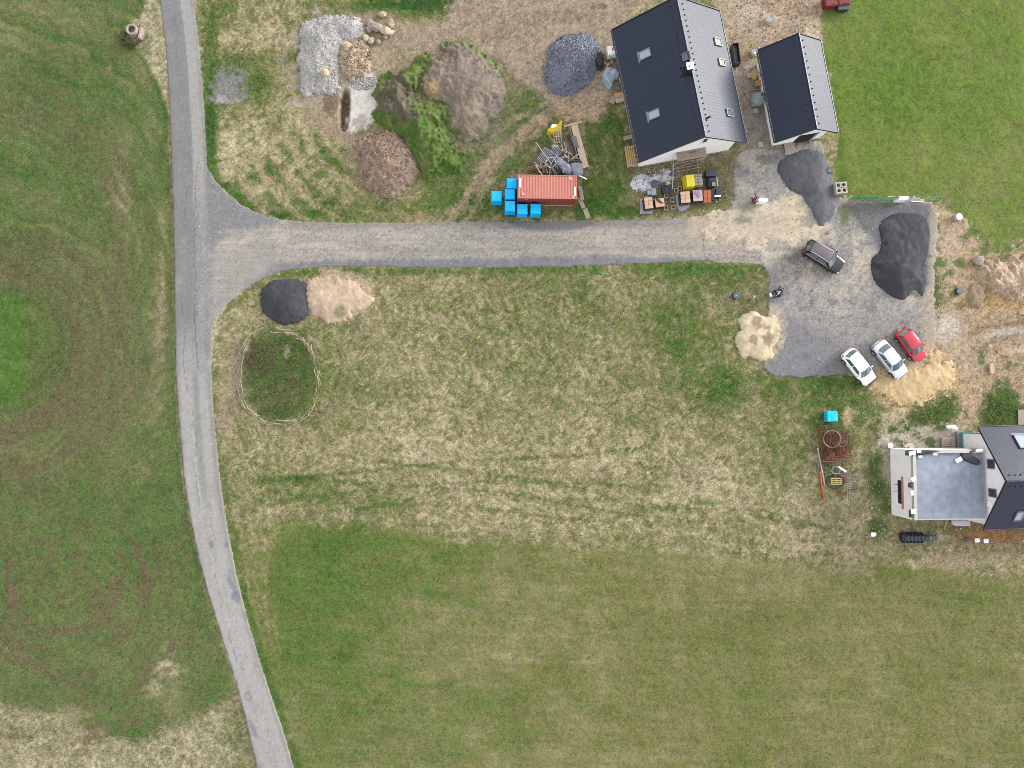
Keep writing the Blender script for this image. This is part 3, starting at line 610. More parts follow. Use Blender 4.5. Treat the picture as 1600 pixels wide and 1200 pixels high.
longk = gk*np.where((U > 335) & (V > 425) & (mbot < .5), 1, np.where(mnw, .8, np.where(mst > .5, 1, .0)))
shortk = gk*np.where(longk > 0, .25, 1)
o = tufts(230000, longk, 'dry_grass_tufts', (.14, .38), .026, (.02, .14), 1, 3, 3)
tag(o, 'straw coloured and green long grass lying over in tufts on the rough field', 'grass')
o = tufts(300000, shortk, 'short_grass_blades', (.07, .2), .022, (.02, .08), 1, 3, 4)
tag(o, 'short green meadow grass of the mown fields around the site', 'grass')

# ================================================================== HEAPS, ROCKS, STONES
def heap(name, P, hmax, slope, cols, label, cat, namp=.12, nsc=1.2, rag=.25, step=.11, fn=None, speck=.12, rough=.9, kind=None, peaks=None, edge=.0):
    Q = smooth_poly([tuple(G(u, v)[:2]) for u, v in P], 5)
    x0, y0 = Q.min(0)-.4; x1, y1 = Q.max(0)+.4
    xs = np.arange(x0, x1, step); ys = np.arange(y0, y1, step); x, y = np.meshgrid(xs, ys)
    d = sdist(x, y, Q)+rag*1.5*(fbm(x, y, 1.1, 3, 91)*.8+fbm(x, y, .3, 2, 92)*.5)
    s = np.maximum(d, 0)
    hh = hmax*(1-np.exp(-s*slope/hmax*1.25))
    if peaks is not None:
        pk = 0
        for (pu, pv, r, k) in peaks:
            c = G(pu, pv); pk = np.maximum(pk, k*np.exp(-((x-c.x)**2+(y-c.y)**2)/(r*r)))
        hh = hh*(.35+.65*pk)
    na = np.minimum(1, s*1.5)
    z = hh+namp*na*(fbm(x, y, nsc, 4, 93))+namp*.25*na*fbm(x, y, .28, 2, 94)
    z = np.where(d > 0, np.maximum(z, .01)+.07*np.minimum(1, d*8+edge), -.08)
    HG.append((x0, y0, step, z)); base = lin(cols[0]); c = np.ones(x.shape+(3,))*base
    n1 = fbm(x, y, 1.6, 3, 95); n2 = fbm(x, y, .5, 2, 96); w_ = RNG.uniform(-1, 1, x.shape)
    for k, cc in enumerate(cols[1:]):
        m = sm(.1, .7, fbm(x, y, 2.2+k, 3, 97+k)+.5*n2)[..., None]; c = c*(1-m*.8)+lin(cc)*m*.8
    c = c*(1+.12*n1+.10*n2+speck*w_)[..., None]
    if fn: c = fn(c, x, y, z, d, n1, n2, w_)
    c = np.clip(c/ALB, .01, .85)
    cm = (d > -.12); cm = cm[:-1, :-1] | cm[1:, 1:] | cm[:-1, 1:] | cm[1:, :-1]
    ny, nx = x.shape; I = np.arange(nx*ny).reshape(ny, nx); F = np.stack([I[:-1, :-1], I[:-1, 1:], I[1:, 1:], I[1:, :-1]], -1)[cm]
    us, inv = np.unique(F, return_inverse=True)
    VV = np.stack([x.ravel()[us], y.ravel()[us], z.ravel()[us]], -1); cen = np.array([VV[:, 0].mean(), VV[:, 1].mean(), 0])
    m_ = mat('heap_material_rough', None, rough, 0, .06, 5, .6, 18, .2, 'cover', 0, .14)
    o = np_mesh(name, VV-cen, inv.reshape(F.shape), c.reshape(-1, 3)[us], m_, True, cen)
    return tag(o, label, cat, None, kind)
def gmix(c, m, lf): m = np.clip(m, 0, 1)[..., None]; return c*(1-m)+grass(lf)*m
heap('gravel_heap', [(852,100),(858,80),(872,62),(890,53),(912,52),(928,62),(937,82),(934,105),(922,128),(900,146),(878,150),(858,140),(850,122)], 2.0, .65, [(128,134,150),(112,118,134)],
     'tall heap of blue grey crushed stone west of the large house', 'gravel heap', .10, 1.0, .22, speck=.30)
heap('asphalt_millings_heap', [(408,462),(416,446),(436,437),(462,438),(480,444),(479,462),(482,488),(470,502),(446,508),(424,500),(410,486)], .95, .55, [(80,80,88),(70,71,79)],
     'round heap of dark asphalt millings on the grass at the road junction', 'heap', .09, .9, .12, speck=.10)
heap('asphalt_millings_heap', [(1372,352),(1388,338),(1412,332),(1440,335),(1452,350),(1451,388),(1446,420),(1447,450),(1440,464),(1429,452),(1414,468),(1394,465),(1372,448),(1360,424),(1364,402),(1376,388)], 1.3, .5, [(72,72,78),(60,61,66),(88,88,94)],
     'largest black heap of asphalt millings at the east side of the gravel yard', 'heap', .07, 1.3, .10, speck=.10, peaks=[(1396,422,3.2,1.0),(1410,360,4.8,.40),(1437,388,2.6,.5),(1438,445,1.6,.45)])
heap('asphalt_millings_spread', [(1214,262),(1224,246),(1240,238),(1262,232),(1282,236),(1294,256),(1302,285),(1307,312),(1300,340),(1285,354),(1274,345),(1262,322),(1248,305),(1232,296),(1222,282)], .5, .35, [(116,118,124),(104,106,112)],
     'low spread of grey asphalt millings in front of the small garage', 'heap', .06, 1.5, .14, speck=.12,
     fn=lambda c, x, y, z, d, a, b, w_: c*(1-.28*sm(1.15, .85, np.hypot((x-G(1245,268).x)/2.6, (y-G(1245,268).y)/2.9)+.12*a))[..., None])
def mound_fn(c, x, y, z, d, a, b, w_):
    u, v = PX(x, y); c = gmix(c, .9*sm(.3, -.4, d-.5+.6*a), .7+.25*b)
    m = sm(14, 4, np.hypot(u-680, (v-142)*.8)+6*a)[..., None]; c = c*(1-m)+lin((178,152,122))*m*(1+.12*w_)[..., None]
    m = sm(24, 10, np.hypot(u-722, (v-85)*1.5)+7*a)[..., None]*.6; c = c*(1-m)+lin((120,112,106))*m
    m = sm(20, 8, np.hypot(u-735, (v-170)*1.1)+8*a)[..., None]*.5; return c*(1-m)+lin((172,156,134))*m
heap('soil_mound', [(655,120),(662,98),(684,88),(690,70),(720,64),(748,74),(772,98),(788,125),(790,160),(776,190),(760,215),(738,226),(718,222),(702,205),(694,180),(700,165),(676,158),(656,148)], 1.5, .42, [(148,134,122),(134,121,112),(162,147,130)],
     'largest mound of dry grey brown soil between the weeds and the gravel heap', 'soil mound', .16, 1.1, .45, speck=.22, fn=mound_fn)
heap('soil_mound', [(560,250),(556,228),(570,210),(600,204),(624,212),(642,234),(654,255),(652,280),(630,298),(600,304),(574,292),(560,272)], 1.2, .42, [(156,136,120),(142,122,110),(172,150,130)],
     'stony brown soil mound nearest the side road', 'soil mound', .12, .7, .45, speck=.3)
def weed_fn(c, x, y, z, d, a, b, w_):
    u, v = PX(x, y); c = gmix(c*0, 1+0*d, .72+.26*b+.16*a+.14*w_)
    m = (sm(32, 22, np.hypot(u-622, (v-152)*.85)+8*a)+sm(16, 8, np.hypot((u-640)*.7, v-185)+6*a))[..., None]
    m = np.clip(m*.9, 0, 1); c = c*(1-m)+lin((112,104,90))*(1+.3*b+.18*w_)[..., None]*m
    m = sm(.2, .9, a+.4*sm(230, 290, v))[..., None]*.5; return c*(1-m)+lin((160,148,112))*m
heap('weedy_mound', [(588,150),(590,128),(606,112),(632,104),(655,88),(678,84),(664,110),(656,150),(682,164),(700,175),(698,200),(712,222),(730,236),(724,262),(700,278),(668,285),(655,262),(640,234),(620,212),(596,196),(586,172)], 1.9, .55, [(90,110,50)],
     'green weed covered earth mound between the two bare soil mounds', 'mound', .34, 1.0, .5, speck=.2, fn=weed_fn)
heap('crushed_rock_heap', [(468,60),(472,44),(490,32),(516,25),(545,24),(562,32),(570,46),(560,60),(542,72),(530,92),(528,118),(530,140),(506,146),(486,150),(470,142),(466,100)], 1.0, .4, [(186,184,181),(196,193,189),(168,166,165)],
     'long pale heap of crushed rock in the building plot', 'rock heap', .08, .8, .3, speck=.30)
heap('rubble_heap', [(528,78),(545,66),(568,62),(578,76),(572,92),(580,104),(566,118),(548,126),(534,112)], .6, .4, [(196,176,152),(182,160,136)],
     'low heap of sandy brown rubble beside the pale crushed rock', 'rubble heap', .18, .5, .3, speck=.25)
def ring_sand(c, x, y, z, d, a, b, w_):
    u, v = PX(x, y); m = np.maximum(sm(11, 7, np.hypot(u-1179, (v-505)*.8)+6*a+5*b), sm(8, 5, np.hypot((u-1176)*1.2, v-530)+5*a+4*b)); m = np.maximum(m, sm(11, 6, np.hypot(u-1201, (v-524)*.8)+9*a+7*b)); m = np.maximum(m, sm(1206, 1216, u+5*a)*sm(.2, .8, a+b+.5))[..., None]*.8
    return c*(1-m)+lin((152,132,112))*(1+.1*w_)[..., None]*m
heap('pale_sand_heap', [(1154,500),(1164,491),(1180,488),(1196,495),(1208,490),(1217,503),(1219,520),(1213,536),(1205,545),(1210,553),(1204,561),(1188,562),(1172,556),(1160,560),(1152,545),(1148,526),(1156,515)], .24, .35, [(222,206,172),(232,218,188)],
     'pale yellow sand heap dug out in the middle at the west edge of the yard', 'sand heap', .04, .7, .14, speck=.08, fn=ring_sand)
heap('orange_sand_heap', [(1362,606),(1372,588),(1392,578),(1415,574),(1434,566),(1448,550),(1466,552),(1480,566),(1492,588),(1488,606),(1468,616),(1452,627),(1432,638),(1408,636),(1386,624),(1372,618)], .30, .22, [(220,192,148),(230,208,170),(212,182,134)],
     'flat heap of orange sand in front of the parked cars', 'sand heap', .07, .7, .5, speck=.10)
def pink_fn(c, x, y, z, d, a, b, w_):
    u, v = PX(x, y); c = gmix(c, .75*sm(13, 7, np.hypot(u-533, (v-487)*1.2)+5*a), .45+.3*b); return gmix(c, .5*sm(.5, 1.0, a+.5*sm(452, 440, v))*1.0, .45+.3*b)
heap('pale_sand_heap', [(478,452),(484,438),(500,434),(520,432),(545,436),(562,444),(572,458),(582,470),(570,480),(556,488),(540,500),(520,508),(502,502),(488,492),(480,476)], .32, .4, [(206,184,160),(214,192,168)],
     'flattened pinkish sand heap touching the dark heap by the junction', 'sand heap', .06, .6, .25, speck=.08, fn=pink_fn)
heap('rubble_heap', [(1528,415),(1545,408),(1570,404),(1610,402),(1660,410),(1660,462),(1610,462),(1575,468),(1550,458),(1532,440)], .9, .4, [(186,164,138),(168,146,118),(202,182,156)],
     'heap of sandy rubble at the right edge of the picture', 'rubble heap', .3, .9, .5, speck=.25)
heap('soil_mound', [(1512,452),(1528,444),(1540,456),(1536,474),(1520,480),(1508,470)], .5, .4, [(176,154,130),(158,138,118)], 'low soil mound by the dark manhole lid east of the yard', 'soil mound', .12, .7, .3)
# plaster spill west of the pallets
heap('plaster_debris', [(990,290),(994,280),(1006,274),(1022,271),(1046,268),(1050,280),(1044,288),(1030,284),(1020,290),(1012,297),(998,298)], .22, .4, [(236,240,246),(206,210,218),(246,248,250)],
     'white spill of plaster debris beside the brick pallets', 'debris', .08, .4, .35, speck=.22)

# boulders
rock_m = [mat('boulder_tan', alb(196,178,152), .95, 0, .2, 4, .6, 14, .2), mat('boulder_grey', alb(176,166,152), .95, 0, .2, 4, .6, 14, .2), mat('boulder_pale', alb(214,196,166), .95, 0, .18, 4, .5, 14, .2)]
BL = [(597,24,.7),(588,44,1.05),(603,50,.95),(611,38,.6),(580,38,.55),(572,60,.55),(580,64,.5),(602,58,.45),(612,52,.5),(592,66,.4),(577,46,.5),
      (543,72,.75),(555,82,.7),(566,72,.45),(573,79,.42),(538,98,.45),(548,94,.35),(553,102,.4),(544,108,.35),(560,96,.3),(536,104,.3),(552,112,.3),
      (1527,407,.8),(1536,424,.35),(1552,418,.4),(1562,430,.38),(1575,436,.5),(1550,443,.35),(1588,448,.3),(1545,540,.3),(1456,400,.2),(1556,430,.3),(1596,415,.4)]
for k, (u, v, r) in enumerate(BL):
    p = G(u, v, .1); mb = MB().rock((0, 0, 0), r*.72, .6, 100+k, .25, 2)
    o = mb.build('boulder', rock_m[k % 3]); o.location = (p.x, p.y, .12+r*.2)
    if k < 11: tag(o, 'tan sandstone boulder in the pile north east of the pale rock heap', 'boulder', 'sandstone boulders in a pile')
    elif k < 22: tag(o, 'rock lying in the brown rubble beside the pale rock heap', 'boulder', 'rocks in the brown rubble')
    elif k == 22: tag(o, 'single large sandy boulder near the white round lid east of the yard', 'boulder')
    else: tag(o, 'rock lying on the broken ground east of the gravel yard', 'boulder', 'rocks east of the yard')
for (u, v, r, lab) in [(509,118,.42,'round pale boulder on the lower part of the pale crushed rock heap'), (570,201,.28,'small pinkish rock just above the brown mound'), (649,229,.25,'small rock at the right edge of the stony brown mound'),
                       (1179,464,.22,'pale stone on the grass left of the people')]:
    p = G(u, v, .3); o = MB().rock((0, 0, 0), r, .7, int(u), .25, 2).build('boulder', rock_m[2]); o.location = (p.x, p.y, 1.0 if u == 509 else (1.0 if u==649 else .25)); o.location.z = .25 if u != 509 else .95; tag(o, lab, 'boulder')
# concrete block lying among the rubble
def blockobj(name, u, v, z, d, ang, m, lab, cat, group=None, bev=.02, tilt=None):
    p = G(u, v, z+d[2]/2); mb = MB().box((0, 0, d[2]/2), d, 0, bev); o = mb.build(name, m); o.location = (p.x, p.y, z); o.rotation_euler = (tilt or 0, 0, ang); return tag(o, lab, cat, group)
blockobj('concrete_block', 1549, 576, .05, (.45, 1.1, .3), .05, mat('pink_concrete', alb(218,190,170), .9), 'pinkish concrete block lying on the earth near the right edge', 'concrete block')

# loose stones: one scatter per ground kind
def stones(name, n, polys, r0, r1, cols, label, seed, zoff=.08, use=True, heaps=False):
    r = random.Random(seed); oct_ = np.array([(1,0,0),(0,1,0),(-1,0,0),(0,-1,0),(0,0,1),(0,0,-.5)], float); fo = np.array([(0,1,4),(1,2,4),(2,3,4),(3,0,4),(1,0,5),(2,1,5),(3,2,5),(0,3,5)])
    Vs = []; Fs = []; Cs = []; k = 0; Ps = [smooth_poly(p, 3) for p in polys]
    while k < n:
        P = Ps[r.randrange(len(Ps))]; x0, y0 = P.min(0); x1, y1 = P.max(0); m = max(50, n//4)
        uu = np.array([r.uniform(x0, x1) for _ in range(m)]); vv = np.array([r.uniform(y0, y1) for _ in range(m)])
        ok = sdist(uu, vv, P) > -2
        for u, v in zip(uu[ok], vv[ok]):
            if k >= n: break
            p = G(u, v)
            if not heaps and hz_at(p.x, p.y) > .12: continue
            s = r0*(r1/r0)**(r.random()**2.2); a = r.uniform(0, 6.28); ca, sa = math.cos(a), math.sin(a)
            q = oct_*np.array([s*r.uniform(.7, 1.4), s*r.uniform(.7, 1.2), s*.6])*RNG.uniform(.8, 1.2, (6, 1))
            Vs.append(np.stack([p.x+q[:, 0]*ca-q[:, 1]*sa, p.y+q[:, 0]*sa+q[:, 1]*ca, (max(zoff, hz_at(p.x, p.y)) if use else zoff)+s*.1+q[:, 2]], -1)); Fs.append(fo+6*k)
            Cs.append(np.repeat([lin(r.choice(cols))/ALB*r.uniform(.75, 1.15)], 6, 0)); k += 1
    o = np_mesh(name, np.concatenate(Vs), np.concatenate(Fs), np.clip(np.concatenate(Cs), .02, .85), mat('loose_stone', None, .9, 0, .1, 8, .3, 30, .2, 'cover'), False)
    return tag(o, label, 'stones', None, 'stuff')
GP = [(200,196,188),(176,170,164),(146,144,144),(222,216,206),(186,172,152)]
stones('loose_gravel', 5200, [YARD, SIDE], .02, .085, GP, 'loose stones scattered over the gravel yard and side road', 1, .085)
stones('loose_gravel', 2400, [[(1460,390),(1600,390),(1600,600),(1500,620),(1440,590)], [(1150,0),(1280,0),(1270,60),(1190,80),(1150,110)], [(1000,256),(1130,244),(1130,330),(1010,332)]], .025, .13, [(206,184,152),(190,168,140),(160,140,116),(226,216,200)], 'loose stones on the bare earth east of the yard and around the northern houses', 2, .02)
stones('rock_chips', 2600, [[(468,60),(490,32),(545,24),(568,46),(530,92),(530,145),(470,142)], [(546,130),(586,120),(575,140)]], .03, .10, [(206,204,202),(186,184,184),(226,222,216),(150,148,148)], 'grey stones strewn over the pale crushed rock', 3, .02, heaps=True)
stones('rubble_chips', 1800, [[(530,72),(570,62),(578,100),(545,124)], [(560,250),(600,206),(652,255),(600,302)]], .035, .14, [(196,172,150),(176,152,130),(150,128,110),(134,114,98)], 'brown stones strewn over the rubble and the stony mound', 4, .02, heaps=True)
stones('gravel_chips', 2600, [[(852,100),(872,62),(912,52),(937,82),(922,128),(878,150),(850,122)]], .04, .10, [(170,176,190),(110,116,132),(196,200,210),(84,90,106)], 'coarse blue grey stones on the tall gravel heap', 7, .02, heaps=True)
stones('site_rubbish', 240, [[(1380,600),(1500,600),(1500,700),(1380,700)], [(1360,700),(1388,700),(1388,830),(1350,840)], [(1390,815),(1590,815),(1590,850),(1390,850)], [(985,150),(1000,250),(990,260),(975,150)]], .04, .16, [(226,224,220),(206,200,190),(236,236,236)], 'white scraps and stones around the flat roofed building and the large house', 5, .03)
stones('plaster_chips', 420, [[(988,282),(1006,268),(1052,264),(1052,286),(1010,300)]], .04, .17, [(236,238,242),(216,220,226),(150,154,166),(226,228,230)], 'broken white plaster chips by the brick pallets', 6, .02, heaps=True)

# ================================================================== HOUSES
M_roof = seams(mat('anthracite_roof_tile', (.003,.0095,.031), .38, 0, .06, .6, 0, 20, .5), 'tile', .42, .33, mort=.018, dark=.80, strength=.25)
M_roof.node_tree.nodes['Principled BSDF'].inputs['IOR'].default_value = 1.41
M_render = mat('white_render', (.80, .80, .79), .85, 0, .04, 1.2, .15, 30, .2)
M_grey_render = mat('grey_base_coat', (.72,.70,.705), .9, 0, .05, .9, .2, 25, .2)
M_metal = mat('dark_flashing', (.03, .033, .04), .4, .3, .08, 4, 0)
M_glass = mat('window_glass', (.02, .025, .03), .08, 0, .05, 2, 0, 5, .8, coat=.5)
M_blind = mat('light_blind', alb(176,192,216), .25, 0, .04, 3, 0, 5, .6, coat=.3)
M_frame = mat('grey_window_frame', (.16, .17, .19), .4, .2, .05, 5, 0)
M_wframe = mat('white_window_frame', (.75, .76, .77), .4, 0, .03, 5, 0)
M_wood = mat('new_timber', alb(222,200,170), .75, 0, .15, 5, .3, 40)
M_woodg = mat('grey_timber', alb(182,168,156), .85, 0, .18, 5, .3, 40)
M_woodo = mat('orange_timber', alb(218,178,122), .75, 0, .15, 5, .3, 40)
M_dark = mat('dark_opening', (.012, .012, .014), .9, 0, .1, 3, 0)
M_white = mat('white_plastic', (.78, .79, .8), .5, 0, .04, 5, 0)
M_steel = mat('galvanised_steel', (.42, .43, .45), .45, .6, .1, 8, 0)
M_red = mat('red_plastic', (.42, .05, .04), .5, 0, .1, 5, 0)
M_black = mat('black_plastic', (.018, .019, .021), .5, 0, .15, 6, .3, 12)

def house(name, label, SW, SE, NW, eave, rise, over, walls, wall_m, L=None, cat='house'):
    """gable house from three eave corners (photo px); returns frame helper. local x across, y along ridge, origin mid"""
    a, b, c = G(*SW, eave), G(*SE, eave), G(*NW, eave)
    ex = (b-a).to_2d().normalized(); W = (b-a).to_2d().length; Ly = L or (c-a).to_2d().dot(Vector((-ex.y, ex.x)))
    ang = math.atan2(ex.y, ex.x); cen = a.to_2d()+ex*(W/2)+Vector((-ex.y, ex.x))*(Ly/2)
    root = empty(name, (cen.x, cen.y, 0), ang, label, cat)
    R = Matrix.Rotation(ang, 3, 'Z'); Ri = R.inverted(); C0 = Vector((cen.x, cen.y, 0))
    hw, hl = W/2, Ly/2; z0, z1 = eave, eave+rise; th = .18
    ow, oe, os_, on = over           # overhangs west, east, south, north
    wx0, wx1, wy0, wy1 = -hw+ow, hw-oe, -hl+os_, hl-on
    def rz(x): return z0+rise*(1-abs(x)/hw)
    if walls:
        P = lambda y: [(wx0, y, 0), (wx1, y, 0), (wx1, y, rz(wx1)-.2), (0, y, z1-.22), (wx0, y, rz(wx0)-.2)]
        A = P(wy0); B = P(wy1)
        MB().add(A+B, [(0, 1, 2, 3, 4), (9, 8, 7, 6, 5)]+[(k, 5+k, 5+(k+1) % 5, (k+1) % 5) for k in range(5)]).build('wall', wall_m, root)
        MB().box(((wx0+wx1)/2, (wy0+wy1)/2, .1), (wx1-wx0+.06, wy1-wy0+.06, .3)).build('plinth', mat('grey_plinth', (.25, .25, .26), .9), root)
    planes = {}
    for s, nm_ in ((-1, 'roof'), (1, 'roof')):
        # each slope is its own part whose local z is the slope normal so tiles follow it
        n = Vector((s*rise, 0, hw)).normalized(); t = Vector((-s*hw, 0, rise)).normalized()*1.0   # up slope
        o = MB()
        sl = math.hypot(hw, rise)
        o.box((sl/2, 0, -th/2), (sl, Ly, th)); 
        ob = o.build(nm_, M_roof, root)
        # local frame: x = up the slope, y = -+ along ridge
        yv = n.cross(t); Mx = Matrix((t, yv, n)).transposed().to_4x4(); Mx.translation = Vector((s*hw, 0, z0))
        ob.matrix_local = Mx
        planes[s] = (ob, Mx, sl)
        g = MB().tube([(s*(hw+.07), -hl, z0-.06), (s*(hw+.07), hl, z0-.06)], .075, 8).build('gutter', M_metal, root)
        for q in (-1, 1):
            e = MB().beam((s*(hw+.02), q*(hl+.02), z0+.005), (s*.02, q*(hl+.02), z1+.005), .06, .16).build('verge_trim', M_metal, root)
    MB().tube([(0, -hl-.02, z1+.0), (0, hl+.02, z1+.0)], .10, 8).build('ridge_cap', M_roof, root)
    def toloc(w): return Ri @ (w-C0)
    def onroof(s, u, v):
        Mx = planes[s][1]; Mw = Matrix.Translation(C0) @ R.to_4x4() @ Mx
        n = Mw.to_3x3() @ Vector((0, 0, 1)); p = Mw.translation
        q = toplane(u, v, p, n); return Mw.inverted() @ q
    def onwall(axis, val, u, v):
        """point on a wall plane: axis 0 -> x=val plane, 1 -> y=val plane; local coordinates"""
        n = R @ Vector((1, 0, 0) if axis == 0 else (0, 1, 0)); p = C0+R @ Vector((val, 0, 0) if axis == 0 else (0, val, 0)); return toloc(toplane(u, v, p, n))
    return dict(root=root, planes=planes, onroof=onroof, onwall=onwall, toloc=toloc, hw=hw, hl=hl, z0=z0, z1=z1, wx=(wx0, wx1), wy=(wy0, wy1), R=R, C0=C0, rz=rz, sl=math.hypot(hw, rise))
def skylight(h, s, u, v, w=.8, l=1.2, pane=None, flash=True, label=None):
    ob = h['planes'][s][0]; p = h['onroof'](s, u, v)
    f = MB()
    for q in (-1, 1): f.box((p.x, p.y+q*(w/2-.03), .07), (l, .07, .16)); f.box((p.x+q*(l/2-.03), p.y, .07), (.07, w-.145, .155))
    fo = f.build('skylight', M_frame, ob); tag(fo, label)
    MB().box((p.x, p.y, .055), (l-.14, w-.14, .05)).build('pane', pane or M_blind, ob)
    if flash:
        MB().box((p.x-l/2-.09, p.y, .02), (.16, w+.35, .04)).build('flashing', mat('pale_flashing', alb(134,150,176), .35, .3, .05, 4, 0), ob)
def guards(h, s, n, off, dz=.12):
    ob, Mx, sl = h['planes'][s]
    first = MB().box((0, 0, .06), (.10, .12, .12), 0, .02).build('snow_guard', M_metal, ob); first.location = (sl-off, -h['hl']+.6, 0)
    for k in range(1, n):
        c = first.copy(); COL.objects.link(c); c.parent = ob; c.location = (sl-off, -h['hl']+.6+k*(2*h['hl']-1.2)/(n-1), 0)

# --- large house
H1 = house('large_house', 'large white house with dark west and pale east roof slope and scaffold at its gable', (998.5, 254), (1167, 223), (965.6, 45), 2.65, 4.2, (.5, 1.1, .35, .3), True, M_render)
for u, v in ((1008, 85), (1022, 179)): skylight(H1, -1, u, v, .85, 1.25)
skylight(H1, -1, 1073, 88, .75, .8, mat('matt_pane', alb(110,120,136), .3, 0, .05, 3, 0), False)
M_yb = mat('yellowish_pane', alb(176,182,150), .2, 0, .1, 3, 0, 5, .6, coat=.4)
skylight(H1, 1, 1121, 66, .8, 1.15, M_yb, False); skylight(H1, 1, 1127, 98, .75, 1.0, M_yb, False); skylight(H1, 1, 1139, 176.5, .8, 1.0, mat('blue_pane', alb(100,124,140), .15, 0, .1, 3, 0, 5, .7, coat=.4), False)
guards(H1, -1, 24, .75); guards(H1, 1, 24, .75)
# chimney near the ridge, sticks out of the west slope
c = H1['onroof'](-1, 1073, 112); ob = H1['planes'][-1][0]; Mx = H1['planes'][-1][1]; cl = Mx @ Vector((c.x, c.y, 0))
ch = MB().box((cl.x, cl.y, H1['z1']-.1), (.62, .62, 1.9), 0, .01).build('chimney', M_metal, H1['root'])
MB().box((cl.x, cl.y, H1['z1']+.90), (.70, .70, .10), 0, .02).build('chimney_cap', M_white, ch)
MB().lathe((cl.x, cl.y, H1['z1']+.95), [(.13, 0), (.13, .22), (.2, .24), (.2, .30)], 12).build('cowl', M_steel, ch)
MB().box((c.x-.55, c.y+.2, .2), (.04, .9, .04)).box((c.x-.55, c.y+.6, .1), (.3, .04, .2)).box((c.x-.55, c.y-.2, .1), (.3, .04, .2)).build('roof_step', M_metal, ob)
p = H1['onroof'](1, 1106, 184); MB().lathe((p.x, p.y, 0), [(.09, 0), (.09, .3), (.14, .32), (.14, .38)], 10).build('vent_pipe', M_black, H1['planes'][1][0])
# gable window, door
y0 = H1['wy'][0]
a = H1['onwall'](1, y0, 1094, 223.5); b = H1['onwall'](1, y0, 1109, 214.5)
def wallwin(h, axis, val, out, a, b, fm=M_wframe, gm=M_glass, name='window'):
    x0, x1 = min(a[1-axis], b[1-axis]), max(a[1-axis], b[1-axis]); z0, z1 = min(a.z, b.z), max(a.z, b.z); mx, mz = (x0+x1)/2, (z0+z1)/2; w_, hh = x1-x0, z1-z0
    def bx(mb, cx, cz, sw, sz, o_, d): 
        c = (val+out*o_, cx, cz) if axis == 0 else (cx, val+out*o_, cz); s_ = (d, sw, sz) if axis == 0 else (sw, d, sz); mb.box(c, s_)
    f = MB()
    for q in (-1, 1): bx(f, mx+q*(w_/2-.04), mz, .08, hh, .03, .10); bx(f, mx, mz+q*(hh/2-.04), w_-.165, .078, .03, .095)
    fo = f.build(name, fm, h['root']); g = MB(); bx(g, mx, mz, w_-.17, hh-.17, .012, .04); g.build('pane', gm, fo); return fo
wallwin(H1, 1, y0, -1, a, b)
# west downpipe in red, leading into the water tank
MB().tube([(-H1['hw']-.07, H1['toloc'](G(966, 52, 2.6)).y, 2.55), tuple(H1['toloc'](G(959, 72, 1.6))), tuple(H1['toloc'](G(957, 76, 1.25)))], .06, 8).build('downpipe', M_red, H1['root'])
# --- small garage
H2 = house('small_garage', 'small white garage with a dark and a pale roof slope, east of the large house', (1211, 223), (1309.5, 207), (1188, 78), 2.6, 2.3, (.7, .75, .5, .4), True, M_render, cat='garage')
guards(H2, -1, 13, .55); guards(H2, 1, 13, .55)
y0 = H2['wy'][0]; a = H2['onwall'](1, y0, 1236, 224.5); b = H2['onwall'](1, y0, 1262, 219)
xa, xb = a.x, b.x+.1
MB().box(((xa+xb)/2, y0-.02, 1.02), (xb-xa, .06, 2.04)).build('door_opening', M_dark, H2['root'])
MB().box((xb+.14, y0-.03, 1.05), (.26, .08, 2.2)).build('door_frame', mat('pale_grey_board', alb(190,196,206), .8), H2['root'])
# --- house at the right with flat roofed garage
H3 = house('right_house', 'grey rendered house with dark south roof slope, cut by the right edge of the picture', (1537, 827), (1537, 827), (1529, 667), 3.0, 3.6, (0, 0, 0, 0), False, M_grey_render, L=1.0) if False else None
a = G(1528.7, 667.5, 3.0); b = G(1537, 827, 3.0)   # west verge at eave height, north and south
ex = (a-b).to_2d().normalized()                     # points north
W3 = (a-b).to_2d().length; ang3 = math.atan2(ex.y, ex.x)-PI/2
L3 = 13.0
# build with ridge along local y pointing east: rotate so that local +y = west->east
east = Vector((ex.y, -ex.x))
cen = (a.to_2d()+b.to_2d())/2+east*(L3/2); angy = math.atan2(east.y, east.x)-PI/2   # local y axis = east
def px_of(w): return PX(w[0], w[1], w[2])
half = W3/2
R3 = Matrix.Rotation(angy, 3, 'Z')
def c3(lx, ly, z=3.0): w_ = Vector((cen.x, cen.y, 0))+R3 @ Vector((lx, ly, z)); return px_of(w_)
H3 = house('right_house', 'grey rendered house with dark south and mid grey north roof slope at the right edge', c3(-half, -L3/2), c3(half, -L3/2), c3(-half, L3/2), 3.0, 3.6, (.7, .5, .12, .3), True, M_grey_render)
# local x: -1 side = ? (north if R3*(-1,0) points north)
sN = -1 if (R3 @ Vector((-1, 0, 0))).y > 0 else 1
skylight(H3, sN, 1597, 690, 1.2, 1.6, M_blind, True); skylight(H3, -sN, 1592, 806, .85, 1.2, M_blind, False)
guards(H3, sN, 22, .7); guards(H3, -sN, 22, .7)
ywall = H3['wy'][0]
for (ua, va, ub, vb) in ((1542.5,717,1555,733), (1545,762.5,1558,778)):
    a = H3['onwall'](1, ywall, ua, va); b = H3['onwall'](1, ywall, ub, vb); wallwin(H3, 1, ywall, -1, a, b, M_frame)
a = H3['onwall'](1, ywall, 1547, 788); MB().box((a.x, ywall-.05, a.z), (.55, .05, .75)).build('insulation_board', M_white, H3['root'])
M_teal = mat('teal_insulation', alb(90,196,190), .7, 0, .05, 4, .1, 30)
xn = H3['wx'][0] if sN < 0 else H3['wx'][1]
